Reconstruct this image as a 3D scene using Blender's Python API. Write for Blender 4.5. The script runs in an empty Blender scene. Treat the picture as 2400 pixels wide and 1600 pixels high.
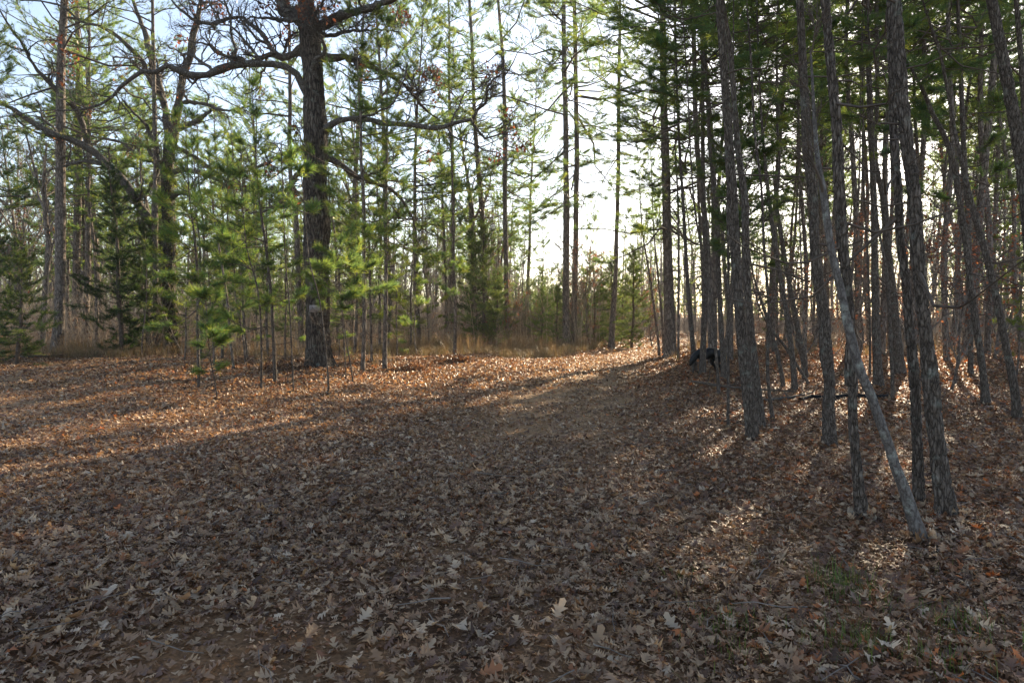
import bpy, math, random, time
import numpy as np
from mathutils import Vector, Matrix
T0 = time.time()
R = math.radians
rng = np.random.default_rng(7)

# ------------------------------------------------------------------ camera, sky, sun, exposure
S = bpy.context.scene
CAMH = 1.5; PITCH = math.atan(60/1600)
cam = bpy.data.cameras.new('camera'); cam.lens = 24; cam.sensor_width = 36; cam.clip_end = 2000; cam.clip_start = 0.05
camo = bpy.data.objects.new('camera', cam); S.collection.objects.link(camo)
camo.location = (0, 0, CAMH); camo.rotation_euler = (R(90)-PITCH, 0, 0); S.camera = camo
SUN_AZ, SUN_EL = R(29.0), R(21.5)
W = bpy.data.worlds.new('World'); S.world = W; W.use_nodes = True
nt = W.node_tree; bg = nt.nodes['Background']
sky = nt.nodes.new('ShaderNodeTexSky'); sky.sky_type = 'NISHITA'; sky.sun_disc = False
sky.sun_elevation = SUN_EL; sky.sun_rotation = SUN_AZ; sky.air_density = 1.0; sky.dust_density = 0.6; sky.ozone_density = 2.5
hsv = nt.nodes.new('ShaderNodeHueSaturation'); hsv.inputs['Saturation'].default_value = .82; nt.links.new(sky.outputs[0], hsv.inputs['Color'])
thin = nt.nodes.new('ShaderNodeMix'); thin.data_type = 'RGBA'; thin.blend_type = 'MULTIPLY'; thin.inputs[0].default_value = 1; thin.inputs[7].default_value = (1.06, 1.0, .95, 1)
nt.links.new(hsv.outputs[0], thin.inputs[6]); nt.links.new(thin.outputs[2], bg.inputs[0]); bg.inputs[1].default_value = 0.092
sl = bpy.data.lights.new('sun', 'SUN'); sl.energy = 5.0; sl.angle = R(0.53); sl.color = (1, .82, .58)
so = bpy.data.objects.new('sun', sl); S.collection.objects.link(so)
SD = Vector((math.sin(SUN_AZ)*math.cos(SUN_EL), math.cos(SUN_AZ)*math.cos(SUN_EL), math.sin(SUN_EL)))
so.rotation_euler = (-SD).to_track_quat('-Z', 'Y').to_euler()
S.view_settings.view_transform = 'Standard'; S.view_settings.look = 'None'; S.view_settings.exposure = 1.8; S.view_settings.gamma = 1
S.cycles.max_bounces = 6; S.cycles.diffuse_bounces = 3; S.cycles.transmission_bounces = 4

# ------------------------------------------------------------------ helpers: pixels of the 2400 x 1600 survey photo to metres
F = 1600.0
def ray(px, py):
    cx = (px-1200)/F; cy = (800-py)/F
    y = math.cos(PITCH)+math.sin(PITCH)*cy; z = -math.sin(PITCH)+math.cos(PITCH)*cy
    return cx/y, z/y
def P(px, py, d):
    a, b = ray(px, py); return np.array([a*d, d, CAMH+b*d])
def sst(a, b, x):
    t = np.clip((x-a)/(b-a), 0, 1); return t*t*(3-2*t)
def road_x(y): return np.interp(y, [-5, 3, 8, 14, 24, 32, 45, 80], [-.6, -.3, .3, 1.2, 3.6, 6.2, 12, 30])
def road_mask(x, y): return np.maximum(np.exp(-((x-road_x(y))/1.7)**4), .85*np.exp(-((x-np.interp(y, [0, 8, 13, 22, 30], [-4, -6, -9.5, -15, -22]))/1.5)**4)*sst(6, 9, y)*(1-sst(22, 26, y)))
def ground(x, y):
    x = np.asarray(x, float); y = np.asarray(y, float)
    h = .05*np.sin(.55*x+1)*np.sin(.41*y+.3)+.025*np.sin(1.3*x+.4*y)+.02*np.sin(.9*y-1.7*x+2)
    h = h*sst(1, 9, np.hypot(x, y))
    h = h+.17*np.exp(-((x+6)/5)**2-((y-20)/4.5)**2)
    rx = road_x(y)
    h = h+.22*sst(1.6, 3.2, x-rx)*sst(10, 20, y)*(1-sst(40, 60, y))
    h = h-.05*road_mask(x, y)
    r = np.abs(np.abs(x-rx)-.8)
    h = h-.04*np.exp(-(r/.25)**2)*sst(4, 8, y)
    return h
def hit(px, py):
    a, b = ray(px, py); d = 10.0
    for _ in range(40):
        h = float(ground(a*d, d)); d = .5*d+.5*(h-CAMH)/b
    return d

# ------------------------------------------------------------------ materials
def new_mat(name):
    m = bpy.data.materials.new(name); m.use_nodes = True
    n = m.node_tree.nodes; n.clear(); out = n.new('ShaderNodeOutputMaterial'); return m, m.node_tree, n, out
def ramp(n, stops, interp='LINEAR'):
    r = n.new('ShaderNodeValToRGB'); r.color_ramp.interpolation = interp
    e = r.color_ramp.elements
    while len(e) > 1: e.remove(e[0])
    e[0].position = stops[0][0]; e[0].color = (*stops[0][1], 1)
    for p, c in stops[1:]:
        k = e.new(p); k.color = (*c, 1)
    return r
def bark_mat(name, dark, mid, light, sc=(40, 40, 9), lichen=(.30, .33, .28), lich=.5, bump=.012):
    m, t, n, out = new_mat(name); L = t.links.new
    tc = n.new('ShaderNodeTexCoord'); mp = n.new('ShaderNodeMapping'); mp.inputs['Scale'].default_value = sc
    L(tc.outputs['Object'], mp.inputs[0])
    nz = n.new('ShaderNodeTexNoise'); nz.inputs['Scale'].default_value = 1.1; nz.inputs['Detail'].default_value = 3; L(mp.outputs[0], nz.inputs[0])
    add = n.new('ShaderNodeVectorMath'); add.operation = 'MULTIPLY_ADD'; L(nz.outputs['Color'], add.inputs[0]); add.inputs[1].default_value = (1.6, 1.6, 1.6); L(mp.outputs[0], add.inputs[2])
    vo = n.new('ShaderNodeTexVoronoi'); vo.feature = 'DISTANCE_TO_EDGE'; vo.inputs['Scale'].default_value = 1; L(add.outputs[0], vo.inputs[0])
    vc = n.new('ShaderNodeTexVoronoi'); vc.inputs['Scale'].default_value = 1; L(add.outputs[0], vc.inputs[0])
    r = ramp(n, [(0, dark), (.10, mid), (.5, light)]); L(vo.outputs['Distance'], r.inputs[0])
    fine = n.new('ShaderNodeTexNoise'); fine.inputs['Scale'].default_value = 3.5; fine.inputs['Detail'].default_value = 6; L(mp.outputs[0], fine.inputs[0])
    mx = n.new('ShaderNodeMix'); mx.data_type = 'RGBA'; mx.blend_type = 'OVERLAY'; mx.inputs[0].default_value = .6; L(r.outputs[0], mx.inputs[6])
    gr = ramp(n, [(.25, (.22, .22, .22)), (.75, (.8, .78, .76))]); L(fine.outputs[0], gr.inputs[0]); L(gr.outputs[0], mx.inputs[7])
    cellv = n.new('ShaderNodeMix'); cellv.data_type = 'RGBA'; cellv.blend_type = 'MULTIPLY'; cellv.inputs[0].default_value = .35
    cr = ramp(n, [(0, (.6, .52, .5)), (1, (1.25, 1.2, 1.2))]); L(vc.outputs['Color'], cr.inputs[0]); L(mx.outputs[2], cellv.inputs[6]); L(cr.outputs[0], cellv.inputs[7])
    ln = n.new('ShaderNodeTexNoise'); ln.inputs['Scale'].default_value = 7; ln.inputs['Detail'].default_value = 8; ln.inputs['Roughness'].default_value = .7; L(tc.outputs['Object'], ln.inputs[0])
    lr = ramp(n, [(.56, (0, 0, 0)), (.68, (1, 1, 1))]); L(ln.outputs[0], lr.inputs[0])
    lm = n.new('ShaderNodeMath'); lm.operation = 'MULTIPLY'; lm.inputs[1].default_value = lich; L(lr.outputs[0], lm.inputs[0])
    mx2 = n.new('ShaderNodeMix'); mx2.data_type = 'RGBA'; L(lm.outputs[0], mx2.inputs[0]); L(cellv.outputs[2], mx2.inputs[6]); mx2.inputs[7].default_value = (*lichen, 1)
    b = n.new('ShaderNodeBsdfPrincipled'); b.inputs['Roughness'].default_value = .85; b.inputs['Specular IOR Level'].default_value = .25
    L(mx2.outputs[2], b.inputs['Base Color'])
    hs = n.new('ShaderNodeMath'); hs.operation = 'MULTIPLY_ADD'; L(fine.outputs[0], hs.inputs[0]); hs.inputs[1].default_value = .35
    sm = n.new('ShaderNodeMath'); sm.operation = 'MINIMUM'; sm.inputs[1].default_value = .28; L(vo.outputs['Distance'], sm.inputs[0])
    sm2 = n.new('ShaderNodeMath'); sm2.operation = 'MULTIPLY'; sm2.inputs[1].default_value = 3.2; L(sm.outputs[0], sm2.inputs[0]); L(sm2.outputs[0], hs.inputs[2])
    bp = n.new('ShaderNodeBump'); bp.inputs['Distance'].default_value = bump; bp.inputs['Strength'].default_value = 1; L(hs.outputs[0], bp.inputs['Height']); L(bp.outputs[0], b.inputs['Normal'])
    L(b.outputs[0], out.inputs[0]); return m
def plain_mat(name, col, rough=.85, var=.35, scale=12):
    m, t, n, out = new_mat(name); L = t.links.new
    tc = n.new('ShaderNodeTexCoord'); nz = n.new('ShaderNodeTexNoise'); nz.inputs['Scale'].default_value = scale; nz.inputs['Detail'].default_value = 5; L(tc.outputs['Object'], nz.inputs[0])
    c = np.array(col); r = ramp(n, [(.3, tuple(c*(1-var))), (.7, tuple(np.minimum(c*(1+var), 1)))]); L(nz.outputs[0], r.inputs[0])
    b = n.new('ShaderNodeBsdfPrincipled'); b.inputs['Roughness'].default_value = rough; b.inputs['Specular IOR Level'].default_value = .3; L(r.outputs[0], b.inputs['Base Color'])
    L(b.outputs[0], out.inputs[0]); return m
def leaf_mat(name, trans=.4, rough=.5, spec=.4, objvar=.25, tmul=(1.25, 1.3, .7)):
    """colour comes from the mesh's own per-leaf colour attribute"""
    m, t, n, out = new_mat(name); L = t.links.new
    at = n.new('ShaderNodeAttribute'); at.attribute_name = 'col'
    oi = n.new('ShaderNodeObjectInfo'); hv = n.new('ShaderNodeHueSaturation')
    mr = n.new('ShaderNodeMapRange'); mr.inputs[3].default_value = 1-objvar; mr.inputs[4].default_value = 1+objvar; L(oi.outputs['Random'], mr.inputs[0]); L(mr.outputs[0], hv.inputs['Value'])
    L(at.outputs['Color'], hv.inputs['Color'])
    b = n.new('ShaderNodeBsdfPrincipled'); b.inputs['Roughness'].default_value = rough; b.inputs['Specular IOR Level'].default_value = spec; L(hv.outputs[0], b.inputs['Base Color'])
    mm = n.new('ShaderNodeMix'); mm.data_type = 'RGBA'; mm.blend_type = 'MULTIPLY'; mm.inputs[0].default_value = 1; L(hv.outputs[0], mm.inputs[6]); mm.inputs[7].default_value = (*tmul, 1)
    tr = n.new('ShaderNodeBsdfTranslucent'); L(mm.outputs[2], tr.inputs[0])
    mx = n.new('ShaderNodeMixShader'); mx.inputs[0].default_value = trans; L(b.outputs[0], mx.inputs[1]); L(tr.outputs[0], mx.inputs[2]); L(mx.outputs[0], out.inputs[0])
    return m
M_PINE = bark_mat('pine_bark', (.030, .024, .019), (.115, .093, .076), (.205, .176, .150), lich=.45)
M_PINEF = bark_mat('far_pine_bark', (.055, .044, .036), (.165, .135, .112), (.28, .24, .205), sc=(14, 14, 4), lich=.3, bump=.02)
M_OAK = bark_mat('oak_bark', (.016, .013, .011), (.075, .06, .048), (.165, .14, .115), sc=(16, 16, 3.2), lich=.45, bump=.03)
M_LIMB = bark_mat('lichened_limb_bark', (.04, .034, .028), (.11, .095, .08), (.20, .185, .165), sc=(20, 20, 20), lich=.6)
M_SMOOTH = bark_mat('smooth_lichened_bark', (.07, .062, .056), (.12, .108, .10), (.185, .175, .165), sc=(30, 30, 14), lich=.75, lichen=(.36, .38, .33), bump=.004)
M_TWIG = plain_mat('twig_bark', (.10, .075, .058)); M_GREYTWIG = plain_mat('grey_twig_bark', (.17, .145, .125))
M_NEEDLE = leaf_mat('pine_needles', .72, .45, .4, .2, (2.0, 1.85, .85)); M_CEDAR = leaf_mat('cedar_foliage', .5, .6, .3, .15, (1.6, 1.5, .7))
M_LITTER = leaf_mat('leaf_litter', .28, .5, .4, 0, (1.3, .95, .6)); M_DEADLEAF = leaf_mat('dead_oak_leaves', .45, .5, .4, .2, (1.2, .9, .65))
M_GRASS = leaf_mat('grass_blades', .4, .5, .4, 0, (1.2, 1.05, .7))

def ground_mat():
    m, t, n, out = new_mat('forest_soil'); L = t.links.new
    tc = n.new('ShaderNodeTexCoord')
    a = n.new('ShaderNodeTexNoise'); a.inputs['Scale'].default_value = .9; a.inputs['Detail'].default_value = 6; L(tc.outputs['Object'], a.inputs[0])
    f = n.new('ShaderNodeTexNoise'); f.inputs['Scale'].default_value = 45; f.inputs['Detail'].default_value = 6; L(tc.outputs['Object'], f.inputs[0])
    v = n.new('ShaderNodeTexVoronoi'); v.inputs['Scale'].default_value = 22; v.inputs['Randomness'].default_value = 1; L(tc.outputs['Object'], v.inputs[0])
    r1 = ramp(n, [(.35, (.10, .062, .04)), (.55, (.20, .125, .07)), (.72, (.30, .18, .10))]); L(a.outputs[0], r1.inputs[0])
    r2 = ramp(n, [(0, (.35, .3, .28)), (.5, (1, .9, .8)), (1, (1.4, 1.3, 1.2))]); L(v.outputs['Color'], r2.inputs[0])
    at = n.new('ShaderNodeAttribute'); at.attribute_name = 'col'; rd = n.new('ShaderNodeMix'); rd.data_type = 'RGBA'; L(at.outputs['Fac'], rd.inputs[0]); L(r1.outputs[0], rd.inputs[6]); rd.inputs[7].default_value = (.42, .29, .17, 1)
    mx = n.new('ShaderNodeMix'); mx.data_type = 'RGBA'; mx.blend_type = 'MULTIPLY'; mx.inputs[0].default_value = .7; L(rd.outputs[2], mx.inputs[6]); L(r2.outputs[0], mx.inputs[7])
    r3 = ramp(n, [(.3, (.5, .5, .5)), (.7, (1.2, 1.2, 1.2))]); L(f.outputs[0], r3.inputs[0])
    m2 = n.new('ShaderNodeMix'); m2.data_type = 'RGBA'; m2.blend_type = 'MULTIPLY'; m2.inputs[0].default_value = .8; L(mx.outputs[2], m2.inputs[6]); L(r3.outputs[0], m2.inputs[7])
    b = n.new('ShaderNodeBsdfPrincipled'); b.inputs['Roughness'].default_value = .95; b.inputs['Specular IOR Level'].default_value = .15; L(m2.outputs[2], b.inputs['Base Color'])
    ad = n.new('ShaderNodeMath'); ad.operation = 'ADD'; L(f.outputs[0], ad.inputs[0]); L(v.outputs['Distance'], ad.inputs[1])
    bp = n.new('ShaderNodeBump'); bp.inputs['Distance'].default_value = .02; L(ad.outputs[0], bp.inputs['Height']); L(bp.outputs[0], b.inputs['Normal'])
    L(b.outputs[0], out.inputs[0]); return m

# ------------------------------------------------------------------ mesh helpers
COL = S.collection
def mesh(name, V, faces, mat, col=None, smooth=False, extra=None):
    """faces: int array (n, k) or a list of such arrays"""
    if not isinstance(faces, list): faces = [faces]
    me = bpy.data.meshes.new(name); V = np.ascontiguousarray(V, np.float32)
    me.vertices.add(len(V)); me.vertices.foreach_set('co', V.ravel())
    li = np.concatenate([f.ravel() for f in faces]).astype(np.int32)
    tot = np.concatenate([np.full(len(f), f.shape[1], np.int32) for f in faces])
    st = np.concatenate([[0], np.cumsum(tot)[:-1]]).astype(np.int32)
    me.loops.add(len(li)); me.loops.foreach_set('vertex_index', li)
    me.polygons.add(len(tot)); me.polygons.foreach_set('loop_start', st); me.polygons.foreach_set('loop_total', tot)
    if smooth: me.polygons.foreach_set('use_smooth', np.ones(len(tot), bool))
    me.update(calc_edges=True)
    if col is not None:
        c = np.ones((len(V), 4), np.float32); c[:, :3] = col
        a = me.attributes.new('col', 'FLOAT_COLOR', 'POINT'); a.data.foreach_set('color', c.ravel())
    me.materials.append(mat); return me
def link(name, data, parent=None, loc=(0, 0, 0)):
    o = bpy.data.objects.new(name, data); COL.objects.link(o); o.location = loc
    if parent is not None: o.parent = parent
    return o
def tag(o, label=None, cat=None, group=None, kind=None):
    if label: o['label'] = label
    if cat: o['category'] = cat
    if group: o['group'] = group
    if kind: o['kind'] = kind
    return o
def norm(a): return a/np.maximum(np.linalg.norm(a, axis=-1, keepdims=True), 1e-9)

class Tubes:
    """collects tapered bent rods, grown as tubes in one go"""
    def __init__(s): s.g = {}
    def add(s, Pn, Rn, seg=4):
        Pn = np.asarray(Pn, float); Rn = np.asarray(Rn, float)
        if Pn.ndim == 2: Pn = Pn[None]; Rn = Rn[None]
        if len(Pn): s.g.setdefault((Pn.shape[1], seg), []).append((Pn, Rn))
    def arrays(s):
        Vs, Fs, off = [], [], 0
        for (K, seg), lst in s.g.items():
            p = np.concatenate([a for a, b in lst]); r = np.concatenate([b for a, b in lst]); Mn = len(p)
            tg = np.empty_like(p); tg[:, 1:-1] = p[:, 2:]-p[:, :-2]; tg[:, 0] = p[:, 1]-p[:, 0]; tg[:, -1] = p[:, -1]-p[:, -2]
            tg = norm(tg); ov = norm(p[:, -1]-p[:, 0])
            ref = np.zeros((Mn, 3)); ref[np.arange(Mn), np.argmin(np.abs(ov), axis=1)] = 1
            a = norm(np.cross(tg, ref[:, None])); b = np.cross(tg, a)
            th = np.arange(seg)/seg*2*np.pi
            v = p[:, :, None]+r[:, :, None, None]*(a[:, :, None]*np.cos(th)[None, None, :, None]+b[:, :, None]*np.sin(th)[None, None, :, None])
            Vs.append(v.reshape(-1, 3))
            i, k, j = np.meshgrid(np.arange(Mn), np.arange(K-1), np.arange(seg), indexing='ij')
            q = lambda kk, jj: (i*K+kk)*seg+jj % seg+off
            f = np.stack([q(k, j), q(k, j+1), q(k+1, j+1), q(k+1, j)], -1).reshape(-1, 4)
            Fs.append(f); off += Mn*K*seg
        return (np.concatenate(Vs), np.concatenate(Fs)) if Vs else (np.zeros((0, 3)), np.zeros((0, 4), int))
    def build(s, name, mat, smooth=True):
        V, Fc = s.arrays()
        if not len(V): return None
        return mesh(name, V, Fc, mat, smooth=smooth)

def spline(pts, n):
    """smooth resample of (x, y, z, r) rows"""
    p = np.asarray(pts, float); d = np.concatenate([[0], np.cumsum(np.linalg.norm(np.diff(p[:, :3], axis=0), axis=1))])
    t = np.linspace(0, d[-1], n); out = np.empty((n, p.shape[1]))
    m = np.gradient(p, d, axis=0) if len(p) > 2 else np.repeat([(p[1]-p[0])/d[1]], 2, 0)
    k = np.clip(np.searchsorted(d, t, 'right')-1, 0, len(d)-2); h = d[k+1]-d[k]; u = ((t-d[k])/h)[:, None]; h = h[:, None]
    out = (2*u**3-3*u**2+1)*p[k]+(u**3-2*u**2+u)*h*m[k]+(-2*u**3+3*u**2)*p[k+1]+(u**3-u**2)*h*m[k+1]
    return out
def trunk_tube(T, pts, step, seg, rough=.05, flare=0.0, seed=0):
    """continuous trunk with uneven outline: one ring list, radius varies round and along"""
    r = np.random.default_rng(seed)
    p = np.asarray(pts, float); Ltot = np.sum(np.linalg.norm(np.diff(p[:, :3], axis=0), axis=1))
    n = max(6, int(Ltot/step)); q = spline(p, n)
    q[:, 3] = np.maximum(q[:, 3], .004)
    s = np.linspace(0, Ltot, n)
    wob = sum(r.normal()*np.sin(s*f*2*np.pi+r.uniform(0, 6))/k for k, f in enumerate([.35, .8, 1.9, 3.7], 1))
    rad = q[:, 3]*(1+rough*.6*wob)
    if flare: rad = rad*(1+flare*np.exp(-s/.22))
    T.add(q[:, :3], rad, seg); return q

def rough_tube_mesh(name, pts, step, seg, mat, rough=.06, flare=.3, seed=0, furrow=0):
    r = np.random.default_rng(seed); p = np.asarray(pts, float)
    Ltot = np.sum(np.linalg.norm(np.diff(p[:, :3], axis=0), axis=1)); n = max(8, int(Ltot/step)); q = spline(p, n)
    q[:, 3] = np.maximum(q[:, 3], .004); s = np.linspace(0, Ltot, n)
    th = np.arange(seg)/seg*2*np.pi; D = np.ones((n, seg))
    for k in range(9):
        a = r.integers(1, 7 if seg > 12 else 3); f = r.uniform(.3, 5)
        D += rough*.45*r.normal()/math.sqrt(1+k*.4)*np.sin(a*th[None]+2*np.pi*f*s[:, None]+r.uniform(0, 6))
    D *= .85 if name == 'trunk' and seg < 56 or seg == 88 else .93
    if furrow:
        Rm = float(np.mean(q[:, 3])); per = max(6, int(round(2*np.pi*Rm/furrow))); gu = th[None]/(2*np.pi)*per; gv = s[:, None]/(furrow*3.2)
        gu = gu+.35*np.sin(gv*1.9+3*np.sin(th*2)[None])+0*gv; gv = gv+.3*np.sin(gu*1.7); iu, iv = np.floor(gu), np.floor(gv); f1 = np.full(gu.shape, 9.); f2 = f1.copy()
        for du in (-1, 0, 1):
            for dv in (-1, 0, 1):
                cu, cv = iu+du, iv+dv; hsh = np.sin((cu % per)*127.1+cv*311.7+seed)*43758.5; jx = hsh-np.floor(hsh); hs2 = np.sin((cu % per)*269.5+cv*183.3+seed)*24634.6; jy = hs2-np.floor(hs2)
                dd = np.hypot(gu-cu-jx, gv-cv-jy); f2 = np.where(dd < f1, f1, np.minimum(f2, dd)); f1 = np.minimum(f1, dd)
        crack = 1-np.clip((f2-f1)/.28, 0, 1); D += (-.0105*crack**1.5+.003*(1-f1))/np.maximum(q[:, 3], .02)[:, None]+.02*r.normal(size=(n, seg))*.5
    if flare:
        roots = 1+.5*np.sin(th*r.integers(3, 6)+r.uniform(0, 6))
        D += flare*np.exp(-s/.2)[:, None]*roots[None]
    tg = np.gradient(q[:, :3], axis=0); tg = norm(tg)
    ref = np.array([0, 1, 0.]) if abs(norm(q[-1, :3]-q[0, :3])[1]) < .7 else np.array([1., 0, 0])
    a = norm(np.cross(tg, ref)); b = np.cross(tg, a)
    v = q[:, None, :3]+(q[:, 3, None]*D)[:, :, None]*(a[:, None]*np.cos(th)[None, :, None]+b[:, None]*np.sin(th)[None, :, None])
    k, j = np.meshgrid(np.arange(n-1), np.arange(seg), indexing='ij'); jj = (j+1) % seg
    f = np.stack([k*seg+j, k*seg+jj, (k+1)*seg+jj, (k+1)*seg+j], -1).reshape(-1, 4)
    return v.reshape(-1, 3), f, q

def spawn(r, Pp, Rp, c, ratio, ang, wob, K, rmin=.003, umin=.25, up=.06, lmin=.12, lmax=9, rr=.6):
    """children rods for a whole level of parents"""
    Mn, Kp = Rp.shape; idx = np.repeat(np.arange(Mn), c); n = len(idx)
    u = r.uniform(umin, 1, n); x = u*(Kp-1); k = np.minimum(x.astype(int), Kp-2); f = (x-k)[:, None]
    p0 = Pp[idx, k]*(1-f)+Pp[idx, k+1]*f; r0 = Rp[idx, k]*(1-f[:, 0])+Rp[idx, k+1]*f[:, 0]
    t = norm(Pp[idx, k+1]-Pp[idx, k]); Lp = np.sum(np.linalg.norm(np.diff(Pp, axis=1), axis=2), axis=1)[idx]
    Ln = np.clip(Lp*ratio*r.uniform(.45, 1.25, n)*(1-.35*u), lmin, lmax)
    q = r.normal(size=(n, 3)); q -= (q*t).sum(1, keepdims=True)*t; q = norm(q)
    a = r.normal(ang, .25, n)[:, None]; d = norm(np.cos(a)*t+np.sin(a)*q+np.array([0, 0, up*2]))
    out = np.empty((n, K, 3)); out[:, 0] = p0; st = (Ln/(K-1))[:, None]
    for i in range(1, K):
        d = norm(d+wob*r.normal(size=(n, 3))+np.array([0, 0, up])); out[:, i] = out[:, i-1]+d*st
    rs = np.maximum(np.minimum(r0*rr, .03*Ln+.003), rmin); rad = rs[:, None]*np.linspace(1, .4, K)[None]; rad = np.maximum(rad, rmin*.6)
    return out, rad

def needles(r, C, D, n, length, width, spread, back=.06, palette=None, flat=False):
    """C tuft centres, D tuft directions -> thin single-face needles"""
    Mn = len(C); c = np.repeat(C, n, 0); d0 = np.repeat(D, n, 0)
    d = norm(d0+spread*r.normal(size=(Mn*n, 3)))
    base = c-d0*r.uniform(0, back, (Mn*n, 1)); Ln = length*r.uniform(.65, 1.15, (Mn*n, 1))
    s = norm(np.cross(d, r.normal(size=(Mn*n, 3))))*width*.5
    V = np.stack([base-s, base+s, base+d*Ln], 1).reshape(-1, 3)
    Fc = np.arange(len(V)).reshape(-1, 3)
    pal = np.array(palette); w = r.integers(0, len(pal), Mn)
    col = pal[w]*r.uniform(.75, 1.25, (Mn, 1)); col = np.repeat(col, n*3, 0)
    return V, Fc, col
PAL_PINE = [(.08, .13, .06), (.10, .145, .055), (.065, .12, .075), (.15, .18, .06), (.085, .14, .08)]
PAL_YOUNG = [(.07, .135, .06), (.11, .165, .05), (.06, .12, .07), (.17, .20, .06), (.09, .14, .06)]
PAL_CEDAR = [(.08, .13, .05), (.10, .15, .05), (.15, .18, .06), (.07, .115, .06)]
PAL_RED = [(.22, .085, .045), (.17, .075, .045), (.27, .12, .06), (.13, .07, .05)]

def pine_limbs(r, axis, z0, z1, n, rmax, shape=1.0, el0=-8, el1=45, tw=10, droop=0.1, dens=1.0, whorl=False, bare=0.0, azc=None):
    """limbs and twigs round a trunk axis; returns rods and tuft points"""
    A3, R3, A5, R5, TC, TD = [], [], [], [], [], []
    for i in range(n):
        t = (i+r.uniform(0, 1))/n
        if whorl: t = round(t*n/4)/(n/4)+r.normal()*.012; t = min(max(t, 0), 1)
        z = z0+(z1-z0)*t
        c, tr = axis(z); L = rmax*(np.sin(np.pi*min(.18+.82*t, 1))**.7 if shape else (1-t*.85))*r.uniform(.5, 1.15)+.15
        if shape == 2: L = rmax*(1-.85*t)*min(1, .55+t*1.6)*r.uniform(.5, 1.15)+.15
        az = r.uniform(0, 2*np.pi); el = R(el0+(el1-el0)*t+r.normal()*15); L *= r.choice([.55, .8, 1, 1.15])
        h = np.array([math.cos(az), math.sin(az), 0]); u = np.linspace(0, 1, 5)[:, None]
        sidev = np.array([-h[1], h[0], 0])
        pts = c+h*L*u*math.cos(el)+np.array([0, 0, 1])*(L*u*math.sin(el)+droop*L*(u**2-u)*2*(1-t)+.10*L*u**3)+sidev*L*.10*r.normal()*u**2
        pts[1:] += np.cumsum(r.normal(size=(4, 3)), 0)*L*.065; azj = 1
        r0 = min(.0095*L+.004, tr*.5+.004)
        A5.append(pts); R5.append(r0*np.array([1, .8, .6, .42, .25]))
        if r.uniform() < bare:
            m = 3; uu = r.uniform(.3, .9, m)
        else:
            m = max(3, int(tw*dens*(.4+L/rmax*.8))); uu = np.sqrt(r.uniform(.25, 1, m))
        x = uu*4; k = np.minimum(x.astype(int), 3); f = (x-k)[:, None]; p0 = pts[k]*(1-f)+pts[k+1]*f
        tg = norm(pts[k+1]-pts[k]); sg = np.where(r.uniform(size=m) < .5, -1, 1)[:, None]
        d = norm(tg*.7+sidev*sg*r.uniform(.4, 1.1, (m, 1))+np.array([0, 0, 1])*r.uniform(-.1, .45, (m, 1)))
        tl = (L*.38*(1.15-uu)+.10)[:, None]*r.uniform(.6, 1.2, (m, 1)); mid = p0+d*tl*.5+r.normal(size=(m, 3))*.02; end = p0+d*tl+np.array([0, 0, 1])*tl*.12
        A3.append(np.stack([p0, mid, end], 1)); R3.append(np.tile(np.array([[.0045, .0035, .0022]]), (m, 1)))
        if len(uu) > 3 or bare == 0:
            TC += [end, mid[tl[:, 0] > .22], pts[-1:]]; TD += [d, d[tl[:, 0] > .22], norm(pts[-1:]-pts[-2:-1])]
    return A5, R5, A3, R3, (np.concatenate(TC) if TC else np.zeros((0, 3))), (np.concatenate(TD) if TD else np.zeros((0, 3)))

def make_axis(q):
    zz = q[:, 2]
    def ax(z):
        return np.array([np.interp(z, zz, q[:, 0]), np.interp(z, zz, q[:, 1]), z]), float(np.interp(z, zz, q[:, 3]))
    return ax
def tree_root(name, loc, label, cat, group=None):
    return tag(link(name, None, loc=loc), label, cat, group)

def add_pine_parts(root, q, r, z0, z1, n, rmax, lod=1.0, needle=True, dead=(0, 0, 0, 0), tw=15, dens=1.0, pal=PAL_PINE, shape=1.0, el=(-8, 45), nl=.17, nn=36, nw=.0048, whorl=False, droop=.1, spread=.55, twigmat=None):
    ax = make_axis(q); T = Tubes()
    TC = np.zeros((0, 3)); TD = TC
    if n:
        A5, R5, A3, R3, TC, TD = pine_limbs(r, ax, z0, z1, n, rmax, shape, el[0], el[1], tw, droop, dens, whorl)
        T.add(np.array(A5), np.array(R5), 4)
        if lod > .4: T.add(np.concatenate(A3), np.concatenate(R3), 3)
    dn, d0, d1, dl = dead
    if dn:
        A5, R5, A3, R3, _, _ = pine_limbs(r, ax, d0, d1, dn, dl, 0, -12, 25, 4, .15, 1, False, 1.0)
        T.add(np.array(A5), np.array(R5)*.8, 4); T.add(np.concatenate(A3), np.concatenate(R3)*.8, 3)
    me = T.build('branches', twigmat or M_TWIG)
    if me: link('branches', me, root)
    if needle and len(TC):
        k = max(4, int(nn*lod)); V, Fc, col = needles(r, TC, TD, k, nl, nw/max(lod, .3)**1.5, spread, .16, pal)
        link('crown', mesh('crown', V, Fc, M_NEEDLE, col), root)

# crops of the survey photo in which positions were measured
CR = {1: (0, 0, 3.137), 2: (600, 0, 3.137), 3: (1200, 0, 3.137), 4: (1800, 0, 3.137), 5: (0, 450, 3.137), 6: (600, 450, 3.137), 7: (1200, 450, 3.137), 8: (1800, 450, 3.137), 9: (1600, 850, 2.091), 0: (0, 0, 1.0)}
def c(k, *pts):
    ox, oy, s = CR[k]; return [(ox+p[0]/s, oy+p[1]/s, (p[2] if len(p) > 2 else 0)/s) for p in pts]

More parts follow.
